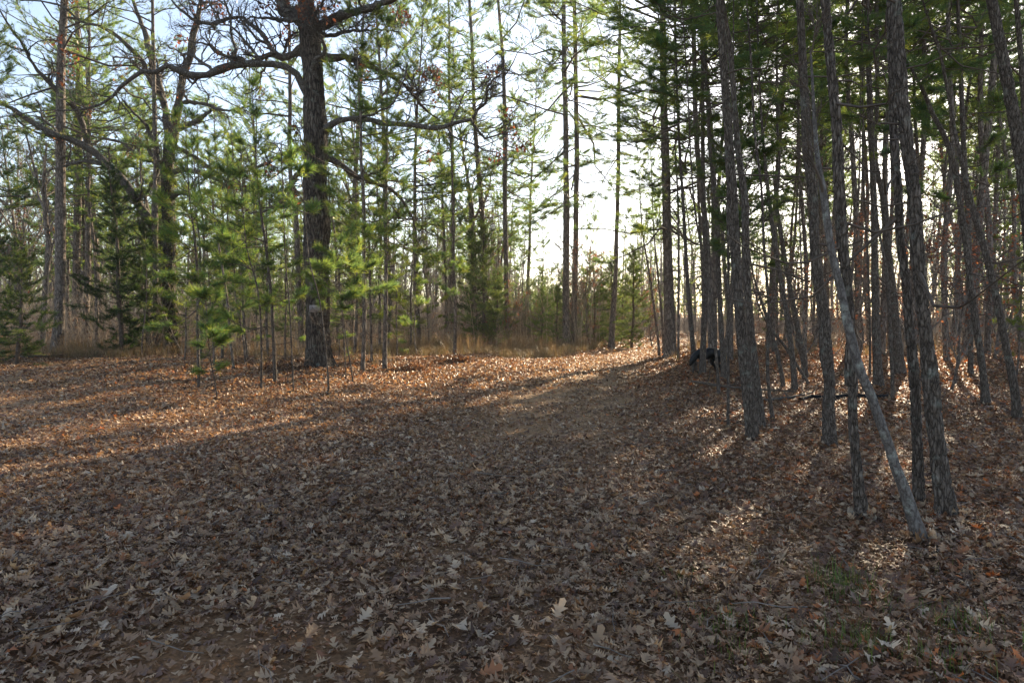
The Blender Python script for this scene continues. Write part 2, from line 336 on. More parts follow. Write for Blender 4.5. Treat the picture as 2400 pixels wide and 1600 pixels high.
def traced_path(px, depth=None, H=None, r=None, drift=.02):
    """photo-measured trunk -> world rows (x, y, z, radius) from base up, base depth from the ground"""
    d = depth or hit(px[0][0], px[0][1]); rows = []
    b = P(px[0][0], px[0][1], d); w0 = px[0][2]
    for i, (x, y, w) in enumerate(px):
        p = P(x, y, d); rows.append([*p, max(w, 2)*d/F*.5])
    rows = np.array(rows)
    gz = float(ground(rows[0, 0], rows[0, 1]))
    dirn = norm(rows[1, :3]-rows[0, :3]) if len(rows) > 1 else np.array([0, 0, 1.])
    if rows[0, 2] > gz+.02:    # base hidden in the photo: carry the stem down to the soil
        k = (rows[0, 2]-gz)/max(dirn[2], .3); rows = np.vstack([[*(rows[0, :3]-dirn*k), rows[0, 3]*1.05], rows])
    rows = np.vstack([[*(rows[0, :3]-np.array([0, 0, .15])), rows[0, 3]*1.02], rows])
    if r is not None and drift:
        s = r.normal()*drift; rows[:, 1] += s*(rows[:, 2]-gz)
    if H and rows[-1, 2] < H-.5:
        top = rows[-1]; prev = rows[-2] if len(rows) < 5 else rows[-3]; dv = norm(top[:3]-prev[:3]); dv = norm(dv*.45+np.array([0, 0, .55]))
        k = H-top[2]; rows = np.vstack([rows, [*(top[:3]+dv*k*.5), top[3]*.6], [*(top[:3]+dv*k*1.0), .012]])
    return rows, d, gz

NEAR_BASES = []
def traced_tree(kind, label, px, H=None, depth=None, seed=0, **kw):
    r = np.random.default_rng(seed+1000)
    rows, d, gz = traced_path(px, depth, H, r, kw.pop('drift', .02))
    base = np.array([rows[1, 0], rows[1, 1], float(ground(rows[1, 0], rows[1, 1]))]); rows[:, :3] -= base
    name = {'pine': 'pine_tree', 'bare': 'bare_tree', 'sapling': 'sapling_pine', 'stem': 'slender_tree', 'smooth': 'leaning_tree'}[kind]
    root = tree_root(name, base, label, {'sapling': 'sapling', 'bare': 'tree', 'stem': 'tree', 'smooth': 'tree', 'pine': 'pine tree'}[kind], kw.pop('group', None))
    near = d < 12; seg = 88 if d < 9 else (24 if near else 12)
    V, Fc, q = rough_tube_mesh('trunk', rows, .016 if d < 9 else (.08 if near else .25), seg, M_PINE, kw.pop('rough', .04 if near else .045), kw.pop('flare', .42), seed, (.034 if kind != 'smooth' else 0) if d < 9 else 0)
    if d < 13: NEAR_BASES.append((base[0], base[1], rows[1, 3]))
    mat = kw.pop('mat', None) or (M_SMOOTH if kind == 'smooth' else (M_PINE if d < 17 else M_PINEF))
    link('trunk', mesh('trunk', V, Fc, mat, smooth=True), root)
    top = rows[-1, 2]; lod = .8 if d < 18 else .6
    if kind == 'pine':
        o = dict(z0=top*.42, z1=top*.97, n=60, rmax=max(1.6, top*.17), dead=(int(10+top*.5), 1.8, top*.5, max(.8, top*.09)), lod=lod)
    elif kind == 'sapling':
        o = dict(z0=top*.28, z1=top*.98, n=int(8+top*3.2), rmax=.5+top*.14, shape=2, el=(0, 50), pal=PAL_YOUNG, whorl=True, lod=1, nl=.16, nn=22, nw=.007, tw=18, dead=(10, .3, top*.35, .7))
    elif kind == 'stem':
        o = dict(z0=top*.6, z1=top*.97, n=14, rmax=max(.8, top*.12), dead=(14, 1.2, top*.65, .9), lod=.7)
    else:
        o = dict(z0=0, z1=1, n=0, rmax=1, needle=False)
    o.update(kw)
    if kind in ('bare', 'smooth'):
        T = Tubes(); Pm = q[None, :, :3]; Rm = q[None, :, 3]
        k = np.linspace(int(len(q)*(.3 if kind == 'bare' else .72)), len(q)-1, 12).astype(int); Pm = Pm[:, k]; Rm = Rm[:, k]
        a, ra = spawn(r, Pm, Rm, kw.get('nb', 14), .33, .85, .16, 7, .006, .0, .10); T.add(a, ra, 5)
        b, rb = spawn(r, a, ra, 7, .5, .7, .2, 6, .004); T.add(b, rb, 4)
        cc, rc = spawn(r, b, rb, 5, .5, .6, .22, 5, .003); T.add(cc, rc, 3)
        link('branches', T.build('branches', M_GREYTWIG if kind == 'bare' else M_TWIG), root)
        if kw.get('leaves'):
            i = r.uniform(size=len(cc)) < kw['leaves']; V, Fc, col = leaf_bits(r, cc[i, -1], 3, .08, kw.get('pal') or PAL_RED); link('dead_leaves', mesh('dead_leaves', V, Fc, M_DEADLEAF, col), root)
    else:
        add_pine_parts(root, q, r, **{k: v for k, v in o.items() if k not in ('nb', 'leaves')})
    return root, base, d

def leaf_bits(r, C, n, size, pal):
    c0 = np.repeat(C, n, 0)+r.normal(size=(len(C)*n, 3))*size*.9; d = norm(r.normal(size=c0.shape)+np.array([0, 0, -.8])); s = norm(np.cross(d, r.normal(size=c0.shape)))
    L = size*r.uniform(.6, 1.2, (len(c0), 1)); w = L*.28; b = np.cross(d, s)*L*.1
    V = np.stack([c0, c0+d*L*.5+s*w+b, c0+d*L, c0+d*L*.5-s*w+b], 1).reshape(-1, 3); Fc = np.arange(len(V)).reshape(-1, 4)
    p = np.array(pal); col = np.repeat(p[r.integers(0, len(p), len(c0))]*r.uniform(.7, 1.3, (len(c0), 1)), 4, 0); return V, Fc, col

# ------------------------------------------------------------------ ground
def build_ground():
    xs = np.concatenate([-np.geomspace(400, 14, 30), np.arange(-13.5, 13.6, .25), np.geomspace(14, 400, 30)])
    ys = np.concatenate([np.arange(-6, 30, .25), np.geomspace(30, 600, 45)])
    X, Y = np.meshgrid(xs, ys); Z = ground(X, Y)*(1-sst(80, 140, np.hypot(X, Y)))
    n, m = X.shape; V = np.stack([X, Y, Z], -1).reshape(-1, 3)
    i, j = np.meshgrid(np.arange(n-1), np.arange(m-1), indexing='ij'); a = i*m+j
    Fc = np.stack([a, a+1, a+m+1, a+m], -1).reshape(-1, 4)
    tag(link('ground', mesh('ground', V, Fc, ground_mat(), col=np.repeat((road_mask(V[:, 0], V[:, 1])*sst(6, 12, V[:, 1])*.9)[:, None], 3, 1), smooth=True)), kind='structure')
build_ground()

LEAF_PAL = np.array([(.36, .27, .18), (.29, .20, .13), (.20, .125, .078), (.165, .105, .08), (.44, .35, .25), (.25, .12, .06), (.50, .43, .34), (.09, .055, .038), (.42, .16, .06), (.31, .22, .155)])
def leaf_template(kind, r):
    if kind == 0:
        y = np.array([0, .1, .2, .29, .42, .50, .66, .74, .88, 1.0]); x = np.array([.012, .02, .17+.05*r.uniform(), .07, .30+.08*r.uniform(), .09, .33+.1*r.uniform(), .12, .17, .0])
        ys = y+np.array([0, 0, .05, 0, .06, 0, .05, 0, .05, 0])
        if r.uniform() < .12: y = np.array([0, .08, .2, .35, .5, .62, .75, .86, .95, 1.]); x = np.array([.01, .03, .14, .22, .25, .24, .2, .14, .06, 0])*r.uniform(.8, 1.3); ys = y
        elif r.uniform() < .4: x = x*np.array([1, 1, 1.3, .6, 1.35, .5, 1.1, .5, 1.2, 1]); ys = ys+np.array([0, 0, .06, 0, .09, 0, .08, 0, .03, 0])
        x = x*r.uniform(.75, 1.1)
    elif kind == 1:
        y = np.array([0, .18, .36, .5, .72, 1.]); x = np.array([.02, .2, .1, .34, .14, .02]); ys = y+np.array([0, .05, 0, .07, 0, 0])
    else:
        y = np.array([0, .45, 1.]); x = np.array([.06, .3, .08]); ys = y
    n = len(y); V = []
    c1, c2, tw = r.uniform(-2.2, 3.5), r.uniform(-1.3, 1.3), r.uniform(-1., 1.)
    for i in range(n):
        for sx, yy in ((-x[i], ys[i]), (0, y[i]), (x[i]*r.uniform(.8, 1.1), ys[i])):
            z = c1*sx*sx+c2*(yy-.5)**2+tw*sx*(yy-.5)+(.03*r.normal() if kind == 0 and sx else 0)
            V.append((sx, yy-.5, z))
    Fc = []
    for i in range(n-1):
        a = i*3; Fc += [(a, a+1, a+4, a+3), (a+1, a+2, a+5, a+4)]
    return np.array(V), np.array(Fc)
def lownoise(x, y, s=0):
    return np.sin(1.1*x+.7*y+s)*np.sin(.6*x-1.3*y+2+s)+.6*np.sin(2.3*x+1.1+s)*np.sin(1.9*y-.7*x)+.35*np.sin(4.7*x-3.1*y+s)
def litter_band(r, y0, y1, dens, kind, size, tilt, wedge=.95):
    A = wedge*(y1**2-y0**2)+3*(y1-y0); N = int(A*dens)
    y = np.sqrt(r.uniform(y0*y0, y1*y1, N)); x = r.uniform(-1, 1, N)*(wedge*y+1.5)
    dn = lownoise(x*.8, y*.8)
    rm = road_mask(x, y); keep = r.uniform(size=N) < np.clip(1-(.45*rm*sst(5, 11, y)+.18*rm)-.30*(dn > .75)-.55*np.exp(-((x+1.1)/1.2)**2-((y-2.9)/.7)**2)-.35*np.exp(-((x+.2)/.5)**2-((y-4.2)/.8)**2), .15, 1)
    x, y = x[keep], y[keep]; N = len(x); rm = rm[keep]
    nv = 4 if kind == 2 else (16 if kind == 0 else 9); tm = [leaf_template(kind, r) for _ in range(nv)]; which = r.integers(0, nv, N)
    Vs, Fs, Cs, off = [], [], [], 0
    redness = sst(.3, 2.6, x-road_x(y))*.95+.45*np.exp(-((x+5)/4)**2-((y-18)/6)**2)
    lg = lownoise(x*.5, y*.5, 3)
    for k in range(nv):
        i = np.where(which == k)[0]; n = len(i)
        if not n: continue
        tv, tf = tm[k]; s = size*r.uniform(.55, 1.25, n)
        if kind == 0: s *= np.where(r.uniform(size=n) < .10, 1.4, 1)*np.where(r.uniform(size=n) < .3, .7, 1)
        az = r.uniform(0, 2*np.pi, n); tx = r.normal(0, tilt, n); ty = r.normal(0, tilt, n); fl = np.where(r.uniform(size=n) < .5, 1, -1)
        a = np.stack([np.cos(az), np.sin(az), tx], 1); a = norm(a); b0 = np.stack([-np.sin(az), np.cos(az), ty], 1); b = norm(b0-(a*b0).sum(1, keepdims=True)*a); cc = np.cross(a, b)*fl[:, None]
        o = np.stack([x[i], y[i], ground(x[i], y[i])+r.uniform(.004, .045, n)*(1-.5*rm[i])+s*.22*(np.abs(tx)+np.abs(ty))], 1)
        v = o[:, None]+s[:, None, None]*(a[:, None]*tv[None, :, 0, None]+b[:, None]*tv[None, :, 1, None]+cc[:, None]*tv[None, :, 2, None])
        f = tf[None]+(np.arange(n)*len(tv))[:, None, None]+off; off += n*len(tv)
        base = np.array([.22, .19, .12, .12, .12, .03, .05, .10, .004, .07]); red = np.array([.08, .13, .18, .15, .05, .16, .025, .15, .035, .05])
        ww = base[None]*(1-redness[i, None])+red[None]*redness[i, None]; cum = np.cumsum(ww/ww.sum(1, keepdims=True), 1)
        w = np.minimum((r.uniform(size=(n, 1)) > cum).sum(1), 9)
        col = LEAF_PAL[w]*np.array([1.15, 1.07, .98])*r.uniform(.72, 1.22, (n, 1))*(1+.10*lg[i, None])
        Vs.append(v.reshape(-1, 3)); Fs.append(f.reshape(-1, tf.shape[1])); Cs.append(np.repeat(col, len(tv), 0))
    return np.concatenate(Vs), np.concatenate(Fs), np.concatenate(Cs)
def build_litter():
    r = np.random.default_rng(3); V, Fc, Cc, off = [], [], [], 0
    r2 = np.random.default_rng(8)
    for args in ((1.6, 7, 900, 0, .078, .26), (1.6, 9, 1500, 2, .028, .2), (7, 14, 640, 1, .080, .28), (14, 30, 300, 2, .09, .33), (30, 60, 50, 2, .17, .33)):
        v, f, q = litter_band(r, *args); V.append(v); Fc.append(f+off); Cc.append(q); off += len(v)
    # leaves drifted against the near trunk bases, then twigs and pine straw
    tm = [leaf_template(0, r) for _ in range(8)]
    for bx, by, br in NEAR_BASES:
        for k in range(110):
            a = r.uniform(0, 6.283); rd = br*1.05+abs(r.normal())*.09; tv, tf = tm[k % 8]; s_ = .075*r.uniform(.6, 1.3); out_ = np.array([math.cos(a), math.sin(a), 0]); up_ = norm(out_*.8+np.array([0, 0, r.uniform(.1, 1.1)*math.exp(-(rd-br)*12)])+r.normal(size=3)*.25); sd = norm(np.cross(up_, r.normal(size=3))); nn_ = np.cross(sd, up_)
            o = np.array([bx, by, 0])+out_*rd; o[2] = float(ground(o[0], o[1]))+.012+.07*math.exp(-(rd-br)*14)*r.uniform(.3, 1)
            V.append(o+s_*(tv[:, :1]*sd+tv[:, 1:2]*up_+tv[:, 2:]*nn_)); Fc.append(tf+off); off += len(tv); Cc.append(np.tile(LEAF_PAL[r.integers(0, 8)]*r.uniform(.7, 1.1), (len(tv), 1)))
    tag(link('leaf_litter', mesh('leaf_litter', np.concatenate(V), np.concatenate(Fc), M_LITTER, np.concatenate(Cc))), 'thick litter of fallen oak leaves covering the ground', 'fallen leaves', kind='stuff')

# ------------------------------------------------------------------ the measured trunks
PT = [
 # right hand foreground group
 ('pine', 'thick plated pine trunk, widest and frontmost of the right-hand group', c(9,(1292,755,108),(1275,600,92),(1240,300,84),(1215,0,84))+c(8,(1180,1100,104),(1150,800,100),(1120,400,104),(1100,0,100))+c(4,(1060,1100,104),(1020,700,98),(1000,300,90),(985,0,78)), 15),
 ('pine', 'plated pine trunk standing just left of the widest foreground pine', c(9,(1155,695,60),(1150,400,54),(1130,0,54))+c(8,(1040,1000,72),(1020,700,68),(980,400,66),(960,0,66))+c(4,(930,1000,64),(920,600,62),(905,0,66)), 14),
 ('pine', 'slim foreground pine whose foot stands left of the pale leaning stem', c(9,(875,767,64),(850,500,52),(830,300,50),(820,30,52))+c(8,(590,1400,76),(590,1000,70),(570,700,70),(530,400,88),(500,0,88))+c(4,(480,1000,80),(430,500,72),(390,100,68)), 14),
 ('pine', 'stout furrowed pine with the leaning stem crossing behind its top', c(9,(720,415,72),(715,250,64),(715,50,62))+c(8,(440,1300,98),(410,900,90),(350,500,82),(330,0,74))+c(4,(300,1200,84),(280,900,76),(255,450,62),(235,0,58)), 15),
 ('pine', 'dark furrowed pine at the left edge of the right-hand group, beside the fallen pole', c(9,(342,385,72),(325,200,66),(305,30,66))+c(7,(1680,1000,88),(1640,500,84),(1610,0,84))+c(3,(1580,1000,72),(1545,500,66),(1510,0,62)), 15),
 ('pine', 'reddish pine trunk directly behind the left-edge pine of the right-hand group', c(9,(385,272,44))+c(7,(1790,1300,68),(1760,1000,66),(1730,500,62),(1720,0,60))+c(3,(1690,1200,54),(1650,700,46),(1620,300,44),(1570,0,40)), 15),
 ('stem', 'thin crooked stem with its foot right of the twin dark pines', c(9,(443,292,24),(430,200,20),(415,60,20))+c(8,(0,900,22),(-40,400,22),(-60,0,20))+c(3,(1770,1000,20),(1740,500,18),(1700,0,14)), 11),
 ('pine', 'dark pine behind, in the gap right of the leaning stem', c(8,(812,1435,84),(800,1200,72),(790,900,64),(780,500,56),(770,0,50))+c(4,(745,900,52),(730,500,42),(715,100,38)), 15),
 ('stem', 'crooked dark tree that bends left at its top, right of the widest pine', c(9,(1485,215,48))+c(8,(1590,1400,58),(1540,1000,56),(1500,700,52),(1470,400,50),(1420,50,44))+c(4,(1370,1150,44),(1310,980,40),(1240,850,36),(1180,700,30),(1110,560,24),(1040,420,14)), None),
 ('pine', 'slanting dark trunk nearest the right edge of the leafy floor', c(9,(1637,283,46))+c(8,(1730,1100,58),(1650,750,56),(1570,450,52),(1490,200,48))+c(4,(1420,1350,36),(1330,1000,30),(1270,700,26),(1200,400,22),(1080,70,14)), 12),
 ('pine', 'stout pine cut off by the right edge of the view, leaning inwards', [(2452,1080,40),(2420,700,38)]+c(4,(1885,1500,100),(1850,1250,96),(1790,900,92),(1730,600,84),(1670,300,78),(1610,0,74)), 14),
 ('pine', 'upper right pine stem close behind the inward leaning edge pine', [(2440,950,22),(2410,400,20)]+c(4,(1870,800,44),(1840,400,40),(1805,0,36)), 14),
 ('pine', 'straight mid-distance pine right of the sunward pair of trunks', c(8,(1490,1350,42),(1485,700,42),(1480,100,42))+c(4,(1460,1200,40),(1445,800,38),(1435,400,34),(1420,0,26)), 16),
 ('pine', 'brown background pine behind the widest foreground pair, hung with russet leaves', c(8,(960,1340,95),(930,1000,92),(900,700,80),(870,400,62),(830,0,50))+c(4,(800,1300,40),(790,700,34),(780,0,30)), 17),
 ('stem', 'thin dark stem standing in front of the russet background trunk', c(8,(915,1540,30),(895,1100,28),(880,800,26),(850,550,24),(800,300,18)), 7),
 ('stem', 'thin upright stem left of the straight dark background pine', c(8,(748,1350,20),(742,900,18),(712,300,16),(690,0,14))+c(4,(680,1000,12),(670,500,12)), 12),
 ('stem', 'curved slender stem bowing between the two foreground trunks', c(8,(612,1250,26),(618,700,24),(640,400,20),(680,0,18))+c(4,(690,1200,14),(700,800,12)), 12),
 # clustered thin pines left in the right-hand wood
 ('pine', 'leaning dark stem in the crowded cluster, leftmost behind the black dog', c(7,(1342,1330,46),(1320,1000,42),(1290,600,34),(1265,100,28))+c(3,(1240,1100,24),(1220,600,20)), 12),
 ('pine', 'upright stem rising directly in front of the black dog', c(7,(1400,1345,56),(1410,1000,52),(1420,500,44),(1400,0,38))+c(3,(1395,1000,34),(1390,500,30),(1380,100,20)), 13),
 ('stem', 'thin near stem whose foot reaches past the fallen pole', c(7,(1520,1500,26),(1500,1150,26),(1480,900,26),(1450,650,22),(1380,300,18)), 9),
 ('pine', 'dark stem just right of the black dog', c(7,(1560,1380,52),(1540,1000,46),(1525,600,42),(1505,0,42))+c(3,(1480,1200,36),(1450,700,26),(1430,300,20)), 13),
 ('stem', 'slim straight stem between the black dog and the dark left-edge pine', c(7,(1590,1250,24),(1592,800,22),(1590,400,20),(1585,0,18))+c(3,(1600,1200,16)), 11),
 ('pine', 'slim pine with its foot behind the fallen pole, left of the plated pine', c(8,(196,1475,48),(170,1100,46),(130,800,42),(80,500,40),(20,0,32))+c(4,(0,1200,26)), 13),
 ('pine', 'leaning pine of the tight cluster nearest the stout furrowed pine', c(8,(275,1390,50),(215,1000,46),(150,650,40),(90,300,34),(60,0,28))+c(4,(75,1300,24),(60,900,20)), 13),
 ('stem', 'short leaning stem crossing low among the cluster left of the stout pine', c(8,(112,1445,36),(80,1250,34),(20,1030,30),(-40,850,24),(-110,650,18)), 5),
 ('stem', 'thin stem leaning right, low in the cluster by the brush', c(8,(300,1430,24),(200,1260,26),(120,1130,24),(20,1010,20),(-30,930,16)), 4),
 ('stem', 'pencil thin stem with yellowish light behind it in the cluster', c(8,(283,1300,18),(262,900,16),(245,500,14),(235,100,12)), 9),
 ('stem', 'grey curving stem right of the road bend', c(7,(1082,1210,24),(1050,900,22),(1010,600,18),(960,300,12)), 8),
 ('stem', 'second grey stem right of the road bend, straighter', c(7,(1115,1190,24),(1095,850,22),(1070,600,18),(1040,300,12)), 9),
 ('stem', 'thin brown stem touching the right side of the big roadside pine', c(7,(1222,1230,22),(1220,800,22),(1215,300,20),(1205,0,18))+c(3,(1190,1200,14)), 13),
 ('pine', 'big roadside pine, thickest trunk right of the road', c(7,(1166,1212,112),(1160,1000,98),(1150,700,88),(1140,400,80),(1130,0,74))+c(3,(1125,1200,72),(1110,800,64),(1105,500,58),(1100,0,50)), 21),
 # centre
 ('pine', 'left one of the two tall straight pines beyond the road, the stouter', c(7,(402,1145,66),(396,900,60),(398,500,56),(400,0,54))+c(3,(398,1300,50),(395,900,44),(385,500,42),(380,0,36)), 24),
 ('pine', 'right one of the two tall straight pines beyond the road, the slimmer', c(7,(455,1140,56),(460,800,50),(470,400,46),(475,0,44))+c(3,(480,1200,44),(475,700,38),(470,300,36),(465,0,32)), 23),
 ('pine', 'tall pine right of the tall pair, its foot in green brush', c(7,(730,1150,56),(742,900,50),(760,600,36),(765,300,34),(772,0,34))+c(3,(775,1200,34),(775,700,30),(780,300,26)), 20),
 ('pine', 'grey pine trunk just left of the sky gap in the centre', c(6,(1845,1130,44),(1840,600,42),(1830,0,38))+c(2,(1832,1200,38),(1830,900,36),(1812,400,28),(1780,0,22)), 21),
 ('pine', 'pine with feathery bright crown rising out of the central cedar', c(6,(1702,1128,58),(1685,700,54),(1670,300,48),(1650,0,44))+c(2,(1635,1250,42),(1605,800,32),(1588,300,28),(1570,0,22)), 19),
 ('bare', 'bare branching hardwood left of the central cedar pine', c(6,(1640,1130,70),(1600,800,62),(1600,500,56),(1580,100,44))+c(2,(1560,1350,28),(1500,1000,16)), None),
 ('sapling', 'slim sapling pine, right one of the pair at the grass edge', c(6,(1462,1215,30),(1466,900,28),(1455,500,24),(1450,100,18))+c(2,(1435,1100,14),(1420,900,10)), 8),
 ('sapling', 'slim sapling pine, left one of the pair at the grass edge', c(6,(1395,1142,28),(1400,800,26),(1385,400,24),(1370,0,18))+c(2,(1345,1000,14),(1330,900,10)), 8),
 # saplings round the old oak
 ('sapling', 'double-stemmed sapling pine, first right of the old oak', c(6,(785,1330,38),(795,1000,34),(790,600,32),(785,0,30))+c(2,(770,1200,26),(765,900,20),(745,600,14)), 10.5),
 ('sapling', 'straight sapling pine with rough bark, second right of the old oak', c(6,(945,1312,44),(952,900,36),(955,500,32),(952,60,28))+c(2,(960,1150,22),(960,900,14)), 9.5),
 ('sapling', 'thin sapling behind the first sapling right of the oak', c(6,(850,1255,22),(840,900,20),(832,600,18),(825,350,14)), 5),
 ('sapling', 'thin tall sapling pine behind the right flank of the old oak', c(6,(715,1100,20),(695,600,20),(682,0,18))+c(2,(660,1300,16),(640,1000,12)), 10.5),
 ('stem', 'small bare whip leaning left, right of the oak foot', c(6,(712,1405,12),(665,1100,11),(640,900,9),(590,400,6)), 3.2),
 ('stem', 'very thin stem standing in front of the sunny leaf bank right of the oak', c(6,(660,1400,9),(655,1200,8),(640,950,6),(625,750,5)), 2.6),
 ('sapling', 'thin sapling leaning left in front of the old oak trunk', c(6,(535,1500,16),(503,1050,14),(460,750,12),(400,540,10)), 4.2),
 ('sapling', 'thin pale sapling close left of the oak foot', c(6,(276,1485,14),(260,1100,13),(245,800,12),(222,560,10)), 4.6),
 ('sapling', 'stout sapling pine leaning left, left of the oak', c(6,(140,1405,32),(128,1100,28),(110,780,26),(60,350,22),(10,0,16)), 6.5),
 ('sapling', 'thin sapling pine at the front of the left thicket', c(6,(40,1455,20),(40,1100,18),(28,850,16),(0,660,14))+c(5,(1820,450,10)), 4.5),
 ('sapling', 'leaning sapling pine with a curved stem in the left thicket', c(5,(1717,1315,24),(1692,1100,22),(1660,800,20),(1600,450,18),(1545,150,12)), 6),
 ('sapling', 'straight dark sapling pine at the left front of the thicket', c(5,(1463,1445,26),(1455,1000,24),(1455,700,22),(1440,400,20),(1395,20,12)), 5.6),
 ('sapling', 'very short sapling sprouting in leaves at the front of the thicket', c(5,(1598,1540,12),(1570,1350,10),(1550,1250,8),(1535,1100,6)), 1.9),
 ('sapling', 'pale sapling pine beside the ivy-clad forked tree', c(5,(1104,1180,28),(1085,850,24),(1070,550,20),(1045,200,18),(1035,0,14)), 9),
 # left
 ('pine', 'left pair of tall grey pines, the thicker one', c(5,(415,1190,98),(435,950,84),(440,600,82),(440,0,78))+c(1,(440,1300,76),(440,900,74),(440,500,66),(465,0,58)), 22),
 ('pine', 'left pair of tall grey pines, the slimmer one', c(5,(558,1130,66),(555,700,62),(558,0,58))+c(1,(558,1300,56),(553,800,46),(545,300,40),(530,0,34)), 20),
 ('pine', 'dim trunk behind the slimmer of the left pair of grey pines', c(5,(636,1130,34),(632,900,30),(615,500,26),(600,100,20)), 15),
 ('pine', 'grey background pine between the forked tree and its low limb', c(5,(1145,1050,44),(1140,500,42),(1135,0,40))+c(1,(1135,1400,38),(1130,800,34),(1120,300,28)), 19),
 ('pine', 'grey background pine just left of the old oak trunk', c(6,(330,1000,48),(315,700,46),(292,150,42))+c(2,(258,1300,36),(255,700,30),(250,300,24)), 19),
 ('bare', 'greyish bare tree with low side limbs at the far left', c(5,(330,900,50),(345,640,46),(370,400,42),(350,230,38),(330,0,30))+c(1,(300,1350,22),(240,1100,16),(170,850,10)), None),
]
for i, (kind, label, px, H) in enumerate(PT):
    kw = {}
    if 'grey' in label and kind == 'pine': kw['rough'] = .03
    if 'feathery bright' in label: kw = dict(n=90, z0=5, z1=18, rmax=3.2, dens=1.2, pal=PAL_YOUNG)
    if 'tall straight pines' in label or 'left of the sky gap' in label: kw.update(z0=7, z1=22, n=64, rmax=4.6, dens=1.7, el=(-28, 40), dead=(9, 3, 8, 2.4))
    if 'sky gap' in label: kw.update(z1=20, rmax=3.4)
    if 'left pair of tall' in label: kw.update(z0=8, z1=21, n=80, rmax=4.2)
    if 'big roadside' in label: kw.update(z0=4, z1=20, n=90, rmax=3.8, dens=1.2, dead=(8, 2, 4.5, 1.5))
    if 'far left' in label: kw.update(leaves=.12, depth=28, nb=18)
    if 'left of the central cedar pine' in label: kw.update(nb=16)
    if kind == 'sapling' and H < 4: kw.update(n=14, rmax=.5)
    if 'in front of the old oak trunk' in label or 'close left of the oak foot' in label: kw.update(n=5, rmax=.5, z0=3.3)
    if 'edge pine' in label or 'right edge of the view' in label: kw.update(depth=7.2 if 'cut off' in label else 9.0)
    if 'hidden' in label: kw.update(depth=26)
    if label.startswith('grey background pine'): kw.update(depth=27, z0=6, n=44)
    traced_tree(kind, label, px, H, seed=i+1, **kw)
traced_tree('smooth', 'smooth pale leaning trunk slanting up to the left across the foreground group', c(9,(1162,885,74),(1110,700,66),(1030,480,56),(930,200,52),(860,30,52))+c(8,(510,700,64),(440,400,60),(380,0,56))+c(4,(350,1250,44),(320,1000,34),(300,700,24),(280,400,16)), H=None, seed=77, nb=4)
build_litter()
def pine_straw():
    r = np.random.default_rng(12); N = 42000; y = np.sqrt(r.uniform(2.0**2, 9**2, N)); x = r.uniform(-1, 1, N)*(.9*y+1.2); k = r.uniform(size=N) < sst(-2.5, 3, x)*.9+.15; x, y = x[k], y[k]; N = len(x)
    a = r.uniform(0, np.pi, N); L = r.uniform(.05, .13, N)[:, None]; d = np.stack([np.cos(a), np.sin(a), r.normal(size=N)*.25], 1); s = np.stack([-np.sin(a), np.cos(a), 0*a], 1)*.0011
    c0 = np.stack([x, y, ground(x, y)+r.uniform(.02, .06, N)], 1); V = np.stack([c0-s, c0+s, c0+d*L], 1).reshape(-1, 3); col = np.repeat(np.array([(.34, .20, .10), (.26, .15, .08), (.42, .29, .16)])[r.integers(0, 3, N)], 3, 0)
    tag(link('pine_straw', mesh('pine_straw', V, np.arange(len(V)).reshape(-1, 3), M_LITTER, col)), 'fallen brown pine needles scattered over the leaves', 'pine needles', kind='stuff')
    n = 900; y = np.sqrt(r.uniform(4, 14**2, n)); x = r.uniform(-1, 1, n)*(.9*y+1); a = r.uniform(0, 6.28, n); L = r.uniform(.08, .4, n); Pm = np.zeros((n, 4, 3)); 
    for i in range(4): Pm[:, i] = np.stack([x+np.cos(a)*L*i/3, y+np.sin(a)*L*i/3, ground(x, y)+.045+r.normal(size=n)*.008], 1)+r.normal(size=(n, 3))*.006
    T = Tubes(); T.add(Pm, np.tile(np.linspace(1, .5, 4), (n, 1))*r.uniform(.0015, .005, (n, 1)), 5)
    tag(link('fallen_twigs', T.build('fallen_twigs', M_GREYTWIG)), 'little broken twigs strewn among the fallen leaves', 'twigs', kind='stuff')
pine_straw()
print('traced', time.time()-T0)

